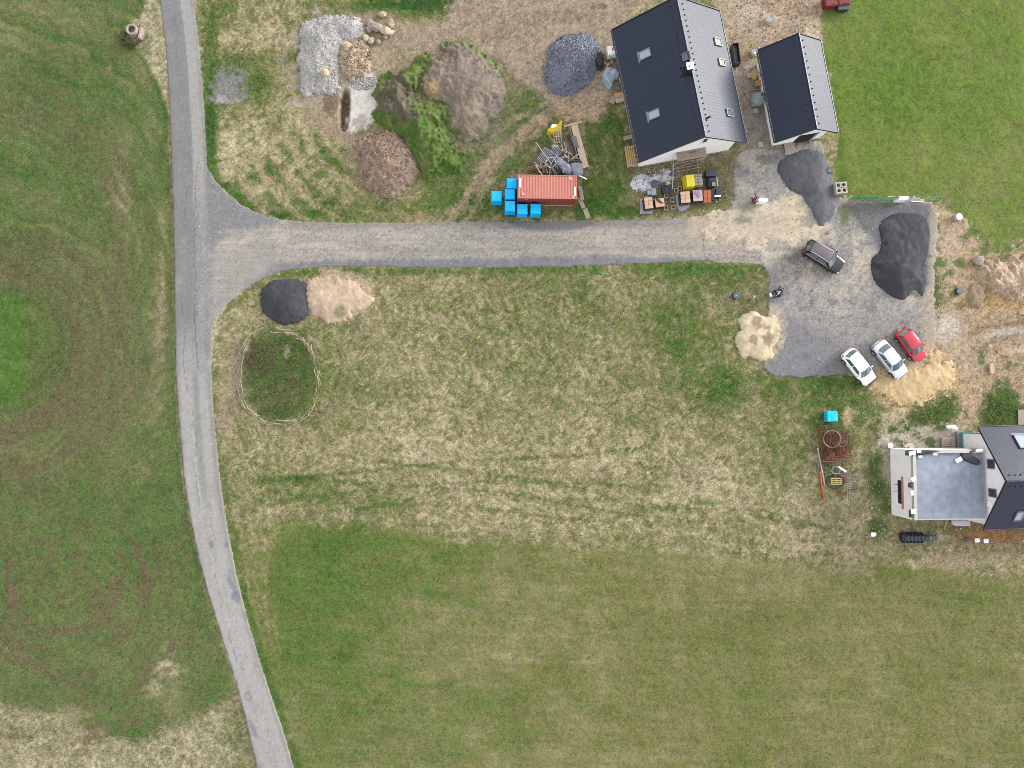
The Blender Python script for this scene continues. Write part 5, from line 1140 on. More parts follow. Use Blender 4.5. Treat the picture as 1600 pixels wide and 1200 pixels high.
# long timber box
a, b = G(896, 192, .6), G(915, 262, .6); r = empty('timber_formwork', (*((a+b)/2)[:2], 0), math.atan2((b-a).y, (b-a).x), 'long pale timber formwork box on the east side of the scrap pile', 'timber box')
LL = (b-a).length
MB().box((0, -.0, .62), (LL, .72, .06), 0, .01).build('top_board', M_wood, r)
MB().box((.1, -.52, .45), (LL-.4, .05, .5)).build('side_board', M_woodg, r); MB().box((.1, .34, .3), (LL-.2, .05, .55)).build('side_board', M_wood, r)
for k in range(4): MB().box((-LL/2+.4+k*1.3, 0, .29), (.1, .66, .55)).build('cross_piece', M_woodg, r)
MB().box((-LL/2+.15, -.1, .70), (.14, 1.9, .08)).build('end_batten', M_wood, r)
cloth('plastic_film', [(893,215),(900,212),(904,225),(905,232),(898,226)], .72, mat('grey_film', alb(120,124,136), .4, 0, .2, 4, .3, 8), 'grey plastic film on the timber box', 'plastic film', .05, seed=11)
# yellow bag
M_yel = mat('yellow_bag', alb(236,214,20), .6, 0, .08, 3, .3, 8)
cloth('yellow_big_bag', [(855,203),(862,196),(870,194),(876,188),(879,187),(879,193),(877,203),(879,207),(874,208),(864,209),(858,208)], .55, M_yel, 'crumpled yellow bag at the north tip of the scrap pile', 'bag', .25, 18, 12)
cloth('white_bag', [(861,196),(867,193),(870,197),(864,200)], .85, M_eps, 'small white sack on top of the crumpled yellow bag', 'bag', .1, 8, 13)
# racks
def rack(u, v, lx, ly, n, rz, z, m, lab, w1=.06, nm='slatted_rack', tilt=.0):
    q = G(u, v, z); mb = MB()
    for k in range(n): mb.box((0, -ly/2+k*ly/(n-1), .0), (lx, w1, .04))
    for x in (-lx/2, 0, lx/2): mb.box((x, 0, -.035), (w1*1.2, ly+w1, .028))
    o = mb.build(nm, m); o.location = q; o.rotation_euler = (tilt, .08, rz); return tag(o, lab, 'rack')
M_pipe = mat('pale_grey_tube', alb(188,188,200), .5, 0, .12, 5, 0)
rack(871, 213, 1.3, .75, 4, math.radians(96), .75, mat('pinkish_slats', alb(206,186,180), .8), 'pale slatted crate side just below the yellow bag')
rack(852, 243, 1.5, 1.0, 7, math.radians(58), .9, M_pipe, 'grey slatted rack on the west side of the scrap pile', .05)
rack(866, 240, 1.5, .9, 6, math.radians(50), 1.0, mat('bluish_slats', alb(168,176,196), .6), 'bluish grey slatted rack in the middle of the scrap pile', .05)
plank(837, 222, 862, 257, .09, 1.0, 1.25, M_pipe, 'long pale pole pointing up and left out of the scrap pile', .06, None, 'pole', 'pole')
plank(861, 256, 872, 240, .08, 1.15, 1.2, M_pipe, 'short pale pole crossing over the long pole', .06, None, 'pole', 'pole')
plank(858, 212, 878, 238, .07, .9, 1.0, M_woodg, 'thin grey lath from the yellow bag into the scrap pile', .05)
def hose(name, u, v, rx, ry, z, rr, m, lab, turns=1.0, rz=0, wob=.03, grp=None, cat='hose'):
    q = G(u, v, z); N = int(40*turns); pts = []
    for k in range(N+1):
        t = 2*PI*turns*k/N; f = 1-.08*k/N; pts.append((rx*f*math.cos(t), ry*f*math.sin(t), .02*math.sin(3*t)+.012*k/N*turns+wob*math.sin(t*.7+1)))
    o = MB().tube(pts, rr, 6).build(name, m, None, True); o.location = q; o.rotation_euler = (0, 0, rz); return tag(o, lab, cat, grp)
hose('hose_loop', 860.5, 254, .50, .56, 1.0, .028, M_white, 'single white hose loop on the scrap pile', 1.05)
hose('hose_loop', 850, 256, .26, .42, .8, .035, mat('yellowish_hose', alb(226,206,160), .6), 'cream coloured hose arc left of the white hose loop', .55, rz=2.0)
# debris base of the pile
M_junk = [M_woodg, M_wood, mat('brown_scrap_wood', alb(142,114,90), .9, 0, .2, 5, .3, 30), mat('grey_scrap', alb(128,130,140), .7, 0, .2, 5, .3, 20), mat('dark_scrap', alb(58,58,66), .8, 0, .2, 5, .3, 20)]
rd = random.Random(5)
heap('scrap_pile_base', [(824,250),(836,244),(850,236),(866,226),(884,214),(892,222),(900,240),(908,262),(904,274),(880,274),(850,272),(834,270)], .55, .6, [(120,112,104),(92,88,88),(150,132,112)], 'trampled rubbish and wood scraps under the scrap pile', 'rubbish', .14, .4, .3, speck=.3)
for k in range(58):
    t = rd.random(); u = 838+rd.uniform(0, 66); v = 272-rd.uniform(0, 44)*(1 if u > 860 else .7); 
    if v < 272-(u-828)*.9: v = 268-rd.uniform(0, 12)
    an = rd.choice([rd.gauss(-1.1, .3), rd.gauss(-1.1, .3), rd.uniform(-1.6, 1.6)]); ln = rd.uniform(6, 17)
    if v < 232: an = rd.gauss(-1.25, .15)
    z = .55+rd.uniform(0, .5); m = rd.choice(M_junk+[M_woodo, M_pipe] if k % 3 else M_junk[:2])
    plank(u-math.cos(an)*ln/2, v+math.sin(an)*ln/2, u+math.cos(an)*ln/2, v-math.sin(an)*ln/2, rd.uniform(.05, .16), z, z+rd.uniform(-.1, .2), m, 'scrap batten lying in the pile north of the container', rd.uniform(.03, .06), 'scrap battens in the pile', 'batten', 'batten')
for k in range(12):
    u = 826+rd.uniform(0, 30); v = 262+rd.uniform(0, 10); plank(u-7, v+rd.uniform(-1, 1), u+7, v+rd.uniform(-1.5, 1.5), .1, .4+.03*k, .4+.03*k, M_junk[2], 'brown scrap board stacked against the north side of the container', .04, 'brown boards behind the container', 'scrap_board', 'board')
M_film = mat('grey_blue_film', alb(160,168,184), .35, 0, .2, 3, .4, 8)
cloth('plastic_film', [(868,246),(876,244),(882,252),(890,256),(894,268),(884,272),(874,262),(866,256)], .95, M_film, 'grey blue plastic film in the middle of the scrap pile', 'plastic film', .16, 16, 14)
cloth('plastic_film', [(890,256),(906,254),(912,262),(910,272),(898,274),(892,268)], .7, M_film, 'pale plastic film at the south east corner of the scrap pile', 'plastic film', .16, 14, 15)
for (u, v) in ((876, 262), (871, 268), (884, 270)):
    cloth('black_sheet', [(u-6, v-3), (u+3, v-5), (u+7, v+2), (u-2, v+5)], .75, M_felt, 'black plastic scrap lying in the scrap pile by the container', 'plastic scrap', .12, 8, 16, 'black scraps in the pile')
cloth('white_bag', [(862,226),(870,225),(874,229),(866,231)], .95, mat('pale_sack', alb(206,200,188), .8), 'pale sack lying above the grey racks', 'bag', .1, 8, 17)

# ---- brick pallets
M_brick = seams(mat('pale_orange_brick', alb(236,196,168), .85, 0, .06, 3, .1, 20), 'b', .43, .6, mort=.012, dark=.8, strength=.4)
M_brick2 = seams(mat('orange_brick', alb(222,132,92), .85, 0, .1, 3, .1, 20), 'b', .25, .12, mort=.012, dark=.7, strength=.4, off=0)
M_bside = mat('dark_wrapped_side', alb(70,58,72), .5, 0, .2, 3, .2, 8)
M_tar = mat('grey_groundsheet', alb(176,180,192), .5, 0, .1, 2, .2, 6)
def brick_pallet(u, v, dx, dy, h, rz, lab, m=M_brick, side=M_bside, film=None):
    q = G(u, v, h); r = empty('brick_pallet', (q.x, q.y, 0), rz, lab, 'brick pallet', 'brick pallets by the large house')
    pm_ = MB()
    for y in (-.4, 0, .4): pm_.box((0, y*dy/1.0, .05), (dx, .1, .1))
    for x in (-.4, -.13, .13, .4): pm_.box((x*dx, 0, .112), (.12*dx, dy, .02))
    pm_.build('pallet', M_woodg, r)
    MB().box((0, 0, (h-.06)/2+.06), (dx-.01, dy-.01, h-.14), 0, .01).build('wrap', side, r)
    nx, ny = max(1, round(dx/.45)), max(2, round(dy/.42)); b = MB()
    for i in range(nx):
        for j in range(ny): b.box((-dx/2+(i+.5)*dx/nx, -dy/2+(j+.5)*dy/ny, h-.03+.012*((i*7+j*3) % 3)), (dx/nx-.025, dy/ny-.025, .08), 0, .01)
    b.build('brick_layer', m, r)
    return r
cloth('groundsheet', [(1000,314),(1004,310),(1016,306),(1020,330),(1018,334),(1001,334)], .1, M_tar, 'grey foil spread under the two left brick pallets', 'foil', .04, 12, 20)
cloth('groundsheet', [(1056,308),(1062,300),(1075,316),(1078,322),(1064,330),(1058,320)], .1, M_tar, 'grey foil spread under the two right brick pallets', 'foil', .04, 12, 21)
brick_pallet(1013.5, 317, .88, 1.2, 1.05, .12, 'brick pallet at the left end of the row, pale orange top')
brick_pallet(1031, 316.5, .98, .92, .95, .14, 'brick pallet second from the left with a dark strap across it')
brick_pallet(1071, 308, 1.0, 1.22, 1.1, .08, 'half unpacked brick pallet, third from the left')
brick_pallet(1090.3, 305.5, 1.02, 1.18, 1.1, .07, 'brick pallet with torn white and purple foil, beside the orange tiles', mat('torn_foil_brick', alb(220,196,202), .5, 0, .25, 2.5, .3, 8))
brick_pallet(1105.3, 306.5, .82, 1.32, .55, .03, 'low stack of bright orange roof tiles, right end of the brick row', M_brick2, M_brick2)
cloth('strap_foil', [(1025,309),(1030,311),(1037,318),(1034,318),(1026,313)], 1.02, M_felt, 'dark strap of foil across the second brick pallet', 'foil', .03, 8, 22)
cloth('torn_foil', [(1086,297),(1094,297),(1098,304),(1092,308),(1086,303)], 1.18, mat('purple_foil', alb(190,150,180), .4, 0, .35, 3, .3, 8), 'purple and white torn foil on a brick pallet', 'foil', .05, 10, 23)
# yellow covered pallet
q = G(1079, 282, 1.35); r = empty('covered_pallet', (q.x, q.y, 0), .1, 'tall pallet under a bright yellow cover', 'covered pallet')
MB().box((0, 0, .07), (1.0, 1.3, .12)).build('pallet', M_woodg, r)
rows = []
for k, (ins, z) in enumerate(((-.10, .12), (-.08, .5), (-.02, .9), (.01, 1.3), (.05, 1.36))):
    ring = []; N = 32
    for j in range(N):
        t = j/N*4; sd = int(t); f = (t-sd)*2-1; a_, b_ = .45-ins+.025*math.sin(9*f+sd), .64-ins+.025*math.sin(8*f+1+sd)
        ring.append([(a_, f*b_, z), (-f*a_, b_, z), (-a_, -f*b_, z), (f*a_, -b_, z)][sd])
    rows.append(ring+[ring[0]])
MB().grid(rows).add(rows[-1][:-1], [tuple(range(32))]).build('cover', mat('yellow_cover', alb(250,232,60), .45, 0, .06, 2, .4, 5), r)
q = G(1091.5, 280, .8); r = empty('sack_pallet', (q.x, q.y, 0), .1, 'pallet of grey cement sacks with yellow foil, right of the yellow cover', 'sack pallet')
MB().box((0, 0, .07), (.9, 1.3, .12)).build('pallet', M_woodg, r); MB().box((0, -.05, .35), (.86, 1.3, .45), 0, .06).build('foil', mat('mustard_foil', alb(200,176,60), .5, 0, .2, 3, .3, 8), r)
for k in range(8): MB().box((-.2+.42*(k % 2), .45-.3*(k//2), .66+.03*(k % 3)), (.42, .29, .15), 0, .06).build('cement_sack', mat('grey_sack', alb(176,174,172), .85, 0, .15, 4, .3, 15), r)
# dark crates
M_slate = mat('slate_grey_sheet', alb(66,78,92), .5, 0, .12, 2, .1, 10)
def crate(u, v, dx, dy, h, rz, m, lab, lid=True):
    q = G(u, v, h); r = empty('storage_crate', (q.x, q.y, 0), rz, lab, 'crate')
    MB().box((0, 0, h/2), (dx, dy, h), 0, .03).build('crate_body', m, r)
    if lid: MB().box((0, 0, h+.03), (dx+.06, dy+.06, .05), 0, .02).build('lid', m, r)
    for s_ in (-1, 1): MB().box((s_*dx*.25, 0, h+.065), (.05, dy*.9, .03)).build('lid_rib', m, r)
    return r
crate(1112, 269.5, 1.15, .72, .7, .03, M_slate, 'wide slate grey crate at the top of the group right of the pallets')
r = crate(1111.5, 284.5, .78, 1.05, .45, .02, mat('dark_blue_grey', alb(50,58,70), .6, 0, .15, 3, .2), 'open dark crate holding two grey slabs', False)
MB().box((.0, .25, .52), (.45, .4, .08), 0, .02).build('slab', mat('dim_slab', alb(84,86,98), .8), r); MB().box((.2, -.25, .54), (.36, .42, .08), 0, .02).build('slab', mat('pale_slab', alb(160,170,186), .8), r)
plank(1120, 277, 1121.5, 291, .12, .4, .4, M_wood, 'narrow pale batten right of the dark crate', .06)
crate(1122, 301, .42, .95, .6, .03, mat('green_grey', alb(58,78,86), .5, 0, .1, 3, .1), 'dark green grey bin at the right end of the goods', True)
crate(1114.5, 304, .4, 1.1, .4, .03, M_slate, 'low slate grey box squeezed beside the orange tiles', True)
plank(1116.5, 306.5, 1126, 306, .16, .75, .75, M_white, 'white handle bar lying over the green grey bin', .06, None, 'handle_bar', 'bar')
plank(1124.5, 303, 1132, 302, .06, .2, .2, M_dark, 'thin black rod sticking out to the right of the bin', .05, None, 'rod', 'rod')
# concrete hollow blocks
M_conc = mat('light_concrete', alb(206,200,190), .9, 0, .1, 6, .3, 20)
for k, (u, v, rz) in enumerate(((1041, 305.5, .05), (1040.8, 324.5, .05), (1050.6, 311.9, .03), (1052, 323.6, .08), (1056.6, 297, .12), (1062.4, 294.4, .03))):
    q = G(u, v, .25); mb = MB(); w_, d_, h_ = .40, .46, .24
    if k in (3,): w_, d_ = .48, .38
    for s_ in (-1, 1): mb.box((s_*(w_/2-.025), 0, h_/2), (.05, d_, h_)); mb.box((0, s_*(d_/2-.025), h_/2), (w_-.102, .05, h_-.004))
    o = mb.build('hollow_block', M_conc); o.location = (q.x, q.y, .02); o.rotation_euler = (0, 0, rz); tag(o, 'hollow concrete flue block standing between the brick pallets', 'concrete block', 'hollow concrete blocks between the pallets')
for (u, v, dx, dy, z, c_) in ((1013.5, 293, .5, .5, .35, (186,198,214)), (1021, 300.5, .5, .75, .4, (172,186,196)), (1015, 301.5, .5, .45, .35, (178,194,206)), (1014, 297.5, .5, .22, .3, (112,124,136)), (1021, 293, .55, .45, .25, (100,106,120))):
    blockobj('slate_slab', u, v, 0.0, (dx, dy, z), .1, mat('slab_%d' % c_[0], alb(*c_), .7), 'grey slab in the small stack above the left brick pallet', 'slab', 'grey slabs stacked by the plaster debris')
cloth('dark_scrap', [(1034,291),(1044,289),(1048,296),(1046,303),(1036,302)], .35, mat('dark_blue_scrap', alb(56,62,84), .6, 0, .3, 4, .4, 10), 'dark blue foil and offcuts between the slabs and the hollow blocks', 'foil', .12, 14, 24)
cloth('dark_scrap', [(1016,282),(1024,280),(1034,286),(1030,290),(1020,290)], .3, mat('grey_blue_scrap', alb(96,106,128), .6, 0, .4, 4, .4, 10), 'grey blue offcuts on the white plaster debris', 'foil', .10, 14, 25)
cloth('dark_scrap', [(1046,272),(1052,268),(1055,272),(1050,276)], .3, mat('grey_blue_scrap', None), 'small grey blue offcut by the foot of the leaning pole', 'foil', .08, 8, 26)

# ---- scaffold at the gable
h1 = H1; yS = h1['wy'][0]
def l1(u, v, z): return h1['toloc'](G(u, v, z))
r = empty('scaffold', (0, 0, 0), 0, 'grey tube scaffold with a board deck at the south gable of the large house', 'scaffold')
sc_c = G(1079.5, 237.5, 2.6); r.location = (sc_c.x, sc_c.y, 0); r.rotation_euler = (0, 0, H1['root'].rotation_euler.z)
dl_, dw = 3.1, 1.5
for k in range(6): MB().box((0, -dw/2+.13+k*.25, 2.6), (dl_, .235, .045)).build('deck_board', M_woodg, r)
MB().box((.15, -.05, 2.64), (.75, .16, .03), .05).build('deck_hatch', mat('dim_metal', alb(128,132,140), .5, .4), r)
for sx in (-1, 1):
    for sy in (-1, 1):
        MB().tube([(sx*dl_/2, sy*dw/2, 0), (sx*dl_/2, sy*dw/2, 3.5 if sy > 0 else 2.8)], .03, 7).build('standard', M_steel, r)
    for z in (.6, 1.2, 1.8): MB().tube([(sx*dl_/2, -dw/2, z), (sx*dl_/2, dw/2, z)], .022, 6).build('transom', M_steel, r)
for sy in (-1, 1):
    MB().tube([(-dl_/2, sy*dw/2, .25), (dl_/2, sy*dw/2, .25)], .024, 6).build('ledger', M_steel, r); MB().tube([(-dl_/2, sy*dw/2, .3), (dl_/2, sy*dw/2, 2.1)], .022, 6).build('brace', M_steel, r)
    MB().tube([(-dl_/2, sy*dw/2, 2.1), (dl_/2, sy*dw/2, 2.1)], .024, 6).build('ledger', M_steel, r)
MB().tube([(-dl_/2, -dw/2-.35, .3), (dl_/2, -dw/2-.3, .3)], .024, 6).build('ledger', M_steel, r)
plank(1050.5, 296, 1052.3, 252, .06, .05, .9, M_steel, 'long thin steel pole running from the scaffold towards the pallets', .06, None, 'pole', 'pole')
plank(1089, 249, 1091, 270, .05, .05, .5, M_steel, 'shorter steel pole at the right foot of the scaffold', .05, None, 'pole', 'pole')
plank(1044, 247, 1057, 231, .05, 1.2, 2.6, M_steel, 'thin steel brace leaning at the left of the scaffold', .05, None, 'pole', 'pole')
# ---- west side of the large house
q = G(957.5, 77.5, 1.15); r = empty('water_tank', (q.x, q.y, 0), H1['root'].rotation_euler.z, 'white water tank in a steel cage under the red downpipe', 'water tank')
def ibc(r, roofc=M_white):
    MB().box((0, 0, .06), (1.2, 1.0, .12)).build('pallet', M_steel, r); MB().box((0, 0, .64), (1.12, .95, 1.0), 0, .08).build('tank', roofc, r)
    cg = MB()
    for z in (.25, .5, .75, 1.0, 1.16):
        cg.tube([(-.6, -.5, z), (.6, -.5, z), (.6, .5, z), (-.6, .5, z)], .012, 5, True)
    for k in range(7):
        for s_ in (-1, 1): cg.tube([(-.6+.2*k, s_*.5, .1), (-.6+.2*k, s_*.5, 1.16)], .01, 5)
    for k in range(1, 5):
        for s_ in (-1, 1): cg.tube([(s_*.6, -.5+.2*k, .1), (s_*.6, -.5+.2*k, 1.16)], .01, 5)
    cg.build('cage', M_steel, r); MB().lathe((0, 0, 1.14), [(.1, 0), (.1, .06)], 14).build('cap', M_red, r)
ibc(r)
q = G(1187.5, 150.5, 1.3); r = empty('water_tank', (q.x, q.y, 0), .12, 'greyish ribbed water tank beside the west wall of the small garage', 'water tank')
MB().box((0, 0, .6), (1.15, 1.2, 1.15), 0, .22).build('tank', mat('pale_grey_tank', alb(190,202,208), .5, 0, .08, 3, .1), r)
for k in range(5): MB().box((0, -.46+.23*k, .62), (1.2, .07, 1.2), 0, .03).build('tank_rib', mat('pale_grey_tank', None), r)
MB().lathe((.3, .2, 1.18), [(.09, 0), (.09, .05)], 12).build('cap', M_black, r)
cloth('black_bag', [(932,84),(937,80),(943,84),(944,96),(942,104),(936,107),(931,100)], .45, M_black, 'tall black bag pile between the gravel heap and the water tank', 'bag', .3, 18, 30)
cloth('grey_tarpaulin', [(944,110),(950,104),(958,104),(963,110),(968,114),(966,120),(960,122),(957,132),(953,136),(947,128),(942,120)], .55, mat('pale_blue_tarp', alb(184,200,216), .5, 0, .12, 2, .5, 5), 'crumpled pale blue grey tarpaulin west of the large house', 'tarpaulin', .28, 24, 31)
plank(952, 155, 963, 158, .62, .1, .1, M_woodg, 'pale board at the left of the three overlapping boards', .04).rotation_euler = (0, 0, 1.35)
plank(960, 150, 983, 145, .5, .22, .24, M_woodo, 'orange board north of the pale ones by the west wall', .05)
plank(962, 158, 984, 152, .5, .15, .17, mat('pale_board', alb(206,200,186), .8), 'white grey board next to the orange one by the west wall', .05)
plank(967, 126, 982, 120, .75, .3, .3, M_woodg, 'small brown board leaning at the west wall above the blue sheet', .04)
cloth('blue_sheet', [(971,137),(976,132),(984,131),(984,139),(973,140)], .3, mat('blue_plastic_sheet', alb(40,150,200), .5, 0, .1, 3, .3), 'small bright blue plastic sheet under the west eave', 'plastic sheet', .08, 10, 32)
plank(974, 217, 996, 211, .42, .3, .32, mat('pinkish_board', alb(196,160,134), .8), 'short pinkish board sticking out under the west eave', .05)
plank(980, 168, 984, 184, .1, .2, .2, M_red, 'short red pipe beside the west wall', .08, None, 'pipe', 'pipe')
for k, (u, v, a_) in enumerate(((943, 92, 1.2), (952, 99, .4), (956, 96, 2.0), (949, 103, .9), (946, 99, 2.5))): plank(u-4*math.cos(a_), v+4*math.sin(a_), u+4*math.cos(a_), v-4*math.sin(a_), .09, .3, .45, rd.choice([M_wood, M_woodo]), 'short timber offcut between tank and tarpaulin', .05, 'offcuts by the water tank', 'offcut', 'offcut')
# timber pallet stack at the south west corner
q = G(988.5, 243, .55); r = empty('pallet_stack', (q.x, q.y, 0), math.radians(8), 'stack of new orange timber pallets at the south west corner of the large house', 'pallet')
for k in range(7): MB().box((-.62+k*.205, 0, .5), (.13, 2.2, .03)).build('slat', M_woodo, r)
for y in (-.95, 0, .95): MB().box((0, y, .43), (1.38, .12, .10)).build('bearer', M_wood, r)
for z in (.08, .25): MB().box((0, 0, z), (1.3, 2.1, .1)).build('lower_pallet', M_wood, r)
# east side
q = G(1149, 86, .5); r = empty('window_frame_stack', (q.x, q.y, 0), .12, 'tall narrow dark frame leaning at the east eave of the large house', 'frame')
fr = MB()
for s_ in (-1, 1): fr.box((s_*.3, 0, .5), (.06, 2.2, .9)); fr.box((0, s_*1.08, .5), (.54, .06, .88))
fr.build('frame', mat('brown_frame', alb(64,56,66), .6), r); MB().box((0, 0, .45), (.5, 2.05, .06)).build('panel', mat('purple_grey_glass', alb(96,90,108), .3), r)
# west side of the garage
plank(1174.5, 122, 1183, 110, .75, .5, .8, M_woodo, 'larger orange board leaning against the small garage', .05)
plank(1179.5, 131, 1191, 129, .62, .4, .55, mat('tan_board', alb(196,156,104), .8), 'shorter tan board leaning against the small garage', .05)
plank(1189, 121, 1196, 113, .5, .9, 1.3, M_woodg, 'grey board standing at the garage wall beside the orange one', .05)
plank(1163, 141, 1173, 158, .18, .1, .1, M_woodg, 'long grey plank on the gravel left of the garage tank', .06); plank(1171, 141, 1184, 140, .1, .15, .15, M_woodg, 'thin grey lath above the garage tank', .05)
blockobj('paving_slab', 1170.5, 118, .0, (.45, .5, .06), .1, M_conc, 'pale slab on the ground left of the orange board', 'slab'); blockobj('paving_slab', 1181, 173, .06, (.5, .5, .06), .05, M_conc, 'pale slab in the gap between the two northern houses', 'slab')
blockobj('paving_slab', 1188.5, 226, .08, (.5, .55, .06), .05, M_conc, 'pale slab at the south west corner of the small garage', 'slab')
plank(1229, 223, 1231.5, 242, .6, .3, .09, M_woodg, 'left one of the two ramp boards at the garage door', .05); plank(1237, 221.5, 1239, 240, .55, .3, .09, M_woodg, 'right one of the two ramp boards at the garage door', .05)

# ---- manholes, wells, posts
def manhole(u, v, r_, h, m, lab, m2=None, name='manhole_cover'):
    q = G(u, v, h); r = empty(name, (q.x, q.y, 0), 0, lab, 'manhole')
    MB().lathe((0, 0, 0), [(r_*1.12, 0), (r_*1.12, h-.04), (r_*1.05, h-.02), (r_*.98, h-.02)], 26).build('shaft_ring', m2 or M_conc, r)
    MB().lathe((0, 0, h-.03), [(r_, 0), (r_, .04), (r_*.94, .06), (r_*.5, .065), (.02, .068)], 26).build('lid', m, r)
    MB().box((0, 0, h+.04), (r_*.5, .05, .02)).build('handle', M_steel, r); return r
M_lidb = mat('blue_grey_lid', alb(92,110,130), .6, 0, .08, 5, .1); M_dplas = mat('dark_blue_plastic', alb(50,60,76), .6)
manhole(1296, 266.5, .33, .25, mat('slate_lid', alb(78,92,108), .6), 'dark round manhole lid right of the asphalt spread', M_dplas)
manhole(1499, 338.5, .34, .5, mat('white_lid', (.8, .8, .8), .6), 'white round lid on a concrete shaft at the edge of the lawn')
manhole(1499, 454.8, .32, .25, M_lidb, 'blue grey manhole lid on the bare soil east of the yard', M_dplas)
manhole(1150.5, 462, .34, .3, M_lidb, 'blue grey manhole lid in the grass left of the people', M_dplas)
manhole(1201, 30, .32, .4, mat('grey_lid', alb(170,176,180), .6, 0, .2, 4, .1), 'grey manhole lid north of the small garage')
r = manhole(1179, 81.5, .36, .4, mat('grey_lid', None), 'open grey shaft with a white board at the north west corner of the garage')
MB().box((.15, -.05, .47), (.5, .18, .05), .6).build('board', M_white, r); MB().tube([(.3, -.2, .3), (.65, .05, .9)], .06, 7).build('red_pipe', M_red, r)
# old concrete well ring at the top left
q = G(207, 46, .7); r = empty('old_well', (*G(207.5, 48, .5)[:2], 0), .4, 'old round concrete well beside the main road', 'well')
pr = [(.58, -.1), (.58, .8), (.55, .86), (.40, .86), (.38, .80), (.38, .1)]; MB().lathe((0, 0, 0), pr, 28).build('well_ring', mat('weathered_concrete', alb(186,168,158), .95, 0, .2, 4, .5, 15), r)
MB().lathe((0, 0, .5), [(.37, 0), (.37, .05)], 20).build('water', mat('dim_water', alb(96,98,104), .2), r)
MB().box((.62, -.5, .3), (.25, 1.2, .6), -.6, .04).build('buttress', mat('weathered_concrete', None), r)
rb = random.Random(9); br_ = MB()
for k in range(90):
    a_ = rb.uniform(2.0, 6.3); x, y = .9*math.cos(a_)*rb.uniform(.7, 1.5), -.3+.9*math.sin(a_)*rb.uniform(.6, 1.4); d_ = rb.uniform(0, 6.28); br_.tube([(x, y, 0), (x+.25*math.cos(d_), y+.25*math.sin(d_), rb.uniform(.2, .5)), (x+.5*math.cos(d_+.3), y+.5*math.sin(d_+.3), rb.uniform(.15, .6))], [.02, .014, .006], 4)
o = br_.build('dry_shrub', mat('brown_twigs', alb(84,60,56), .9)); o.location = (r.location.x-.3, r.location.y-.3, 0); tag(o, 'leafless brown shrub around the old well', 'shrub')
# concrete element with four holes
q = G(1315, 293, .75); r = empty('concrete_element', (q.x, q.y, 0), .1, 'square light concrete element with four round holes beside the garage drive', 'concrete element')
ce = MB(); wv = .62; N = 16
outer = [(wv, wv), (-wv, wv), (-wv, -wv), (wv, -wv)]
ctrs = [(.29, .29), (-.29, .29), (-.29, -.29), (.29, -.29)]
for (cx, cy) in ctrs:
    ri = .20; ins = [(cx+ri*math.cos(2*PI*k/N), cy+ri*math.sin(2*PI*k/N)) for k in range(N)]; hw_ = .31
    outp = []
    for k in range(N):
        a_ = 2*PI*k/N; m_ = max(abs(math.cos(a_)), abs(math.sin(a_))); outp.append((cx+hw_*math.cos(a_)/m_, cy+hw_*math.sin(a_)/m_))
    for (zz) in (.75,):
        ce.add([(x, y, zz) for x, y in ins]+[(x, y, zz) for x, y in outp], [(k, (k+1) % N, N+(k+1) % N, N+k) for k in range(N)])
    ce.add([(x, y, .75) for x, y in ins]+[(x, y, .02) for x, y in ins], [(k, (k+1) % N, N+(k+1) % N, N+k) for k in range(N)])
ce.add([(x*.968, y*.968, 0) for x, y in outer]+[(x*.968, y*.968, .75) for x, y in outer], [(k, (k+1) % 4, 4+(k+1) % 4, 4+k) for k in range(4)])
ce.build('concrete_body', M_conc, r)
# ---- meter cabinets and green fence
def cabinet(u, v, lab, w_=.95, h_=1.25, rz=0, uv2=None):
    q = G(u, v, 0); r = empty('meter_cabinet', (q.x, q.y, 0), rz, lab, 'cabinet')
    MB().box((0, 0, h_/2), (w_, .28, h_), 0, .015).build('cabinet_body', mat('white_cabinet', (.84, .85, .86), .5, 0, .03, 4, 0), r)
    for s_ in (-1, 1): d_ = MB().box((s_*w_*.24, -.155, h_*.58), (w_*.45, .03, h_*.7), 0, .01).build('door', mat('white_cabinet', None), r); MB().box((s_*.06, -.175, h_*.6), (.03, .02, .12)).build('handle', M_steel, d_)
    MB().box((0, .02, h_+.02), (w_+.06, .34, .05), 0, .01).build('top_cap', M_white, r); return r
cabinet(1186.5, 317.5, 'white utility cabinet beside dark red cable conduits at the edge of the gravel', .85, 1.15)
cabinet(1402, 314.5, 'white utility cabinet at the end of the green fence', .95, 1.15)
q = G(1176, 314, 0); cb = MB()
for k in range(9):
    a_ = rb.uniform(0, 6.28); x, y = rb.uniform(-.25, .3), rb.uniform(-.25, .25); cb.tube([(x, y, 0), (x+.02, y, .4), (x+.2*math.cos(a_), y+.2*math.sin(a_), .8), (x+.45*math.cos(a_), y+.4*math.sin(a_), rb.uniform(.5, 1.0))], .045, 7)
o = cb.build('cable_conduits', mat('dark_red_conduit', alb(122,40,64), .6, 0, .35, 4, .2), None, True); o.location = q; tag(o, 'bundle of dark red cable conduits sticking up left of the white cabinet', 'conduits')
M_green = mat('green_mesh', (.03, .26, .08), .6, 0, .1, 5, 0)
a, b = G(1326, 312.3), G(1398, 313.8); r = empty('mesh_fence', ((a+b)/2)[:], math.atan2((b-a).y, (b-a).x), 'low green wire mesh fence between yard and lawn', 'fence'); LL = (b-a).length
for k in range(3): MB().tube([(-LL/2+k*LL/2, 0, 0), (-LL/2+k*LL/2, 0, 1.3)], .035, 6).build('post', M_green, r)
for k in range(2):
    mp = MB(); x0 = -LL/2+k*LL/2
    for j in range(30): mp.box((x0+(j+.5)*LL/60, 0, .65), (.034, .012, 1.2))
    for z in (.08, .35, .65, .95, 1.23): mp.box((x0+LL/4, .012, z), (LL/2-.05, .012, .05))
    mp.build('mesh_panel', M_green, r)
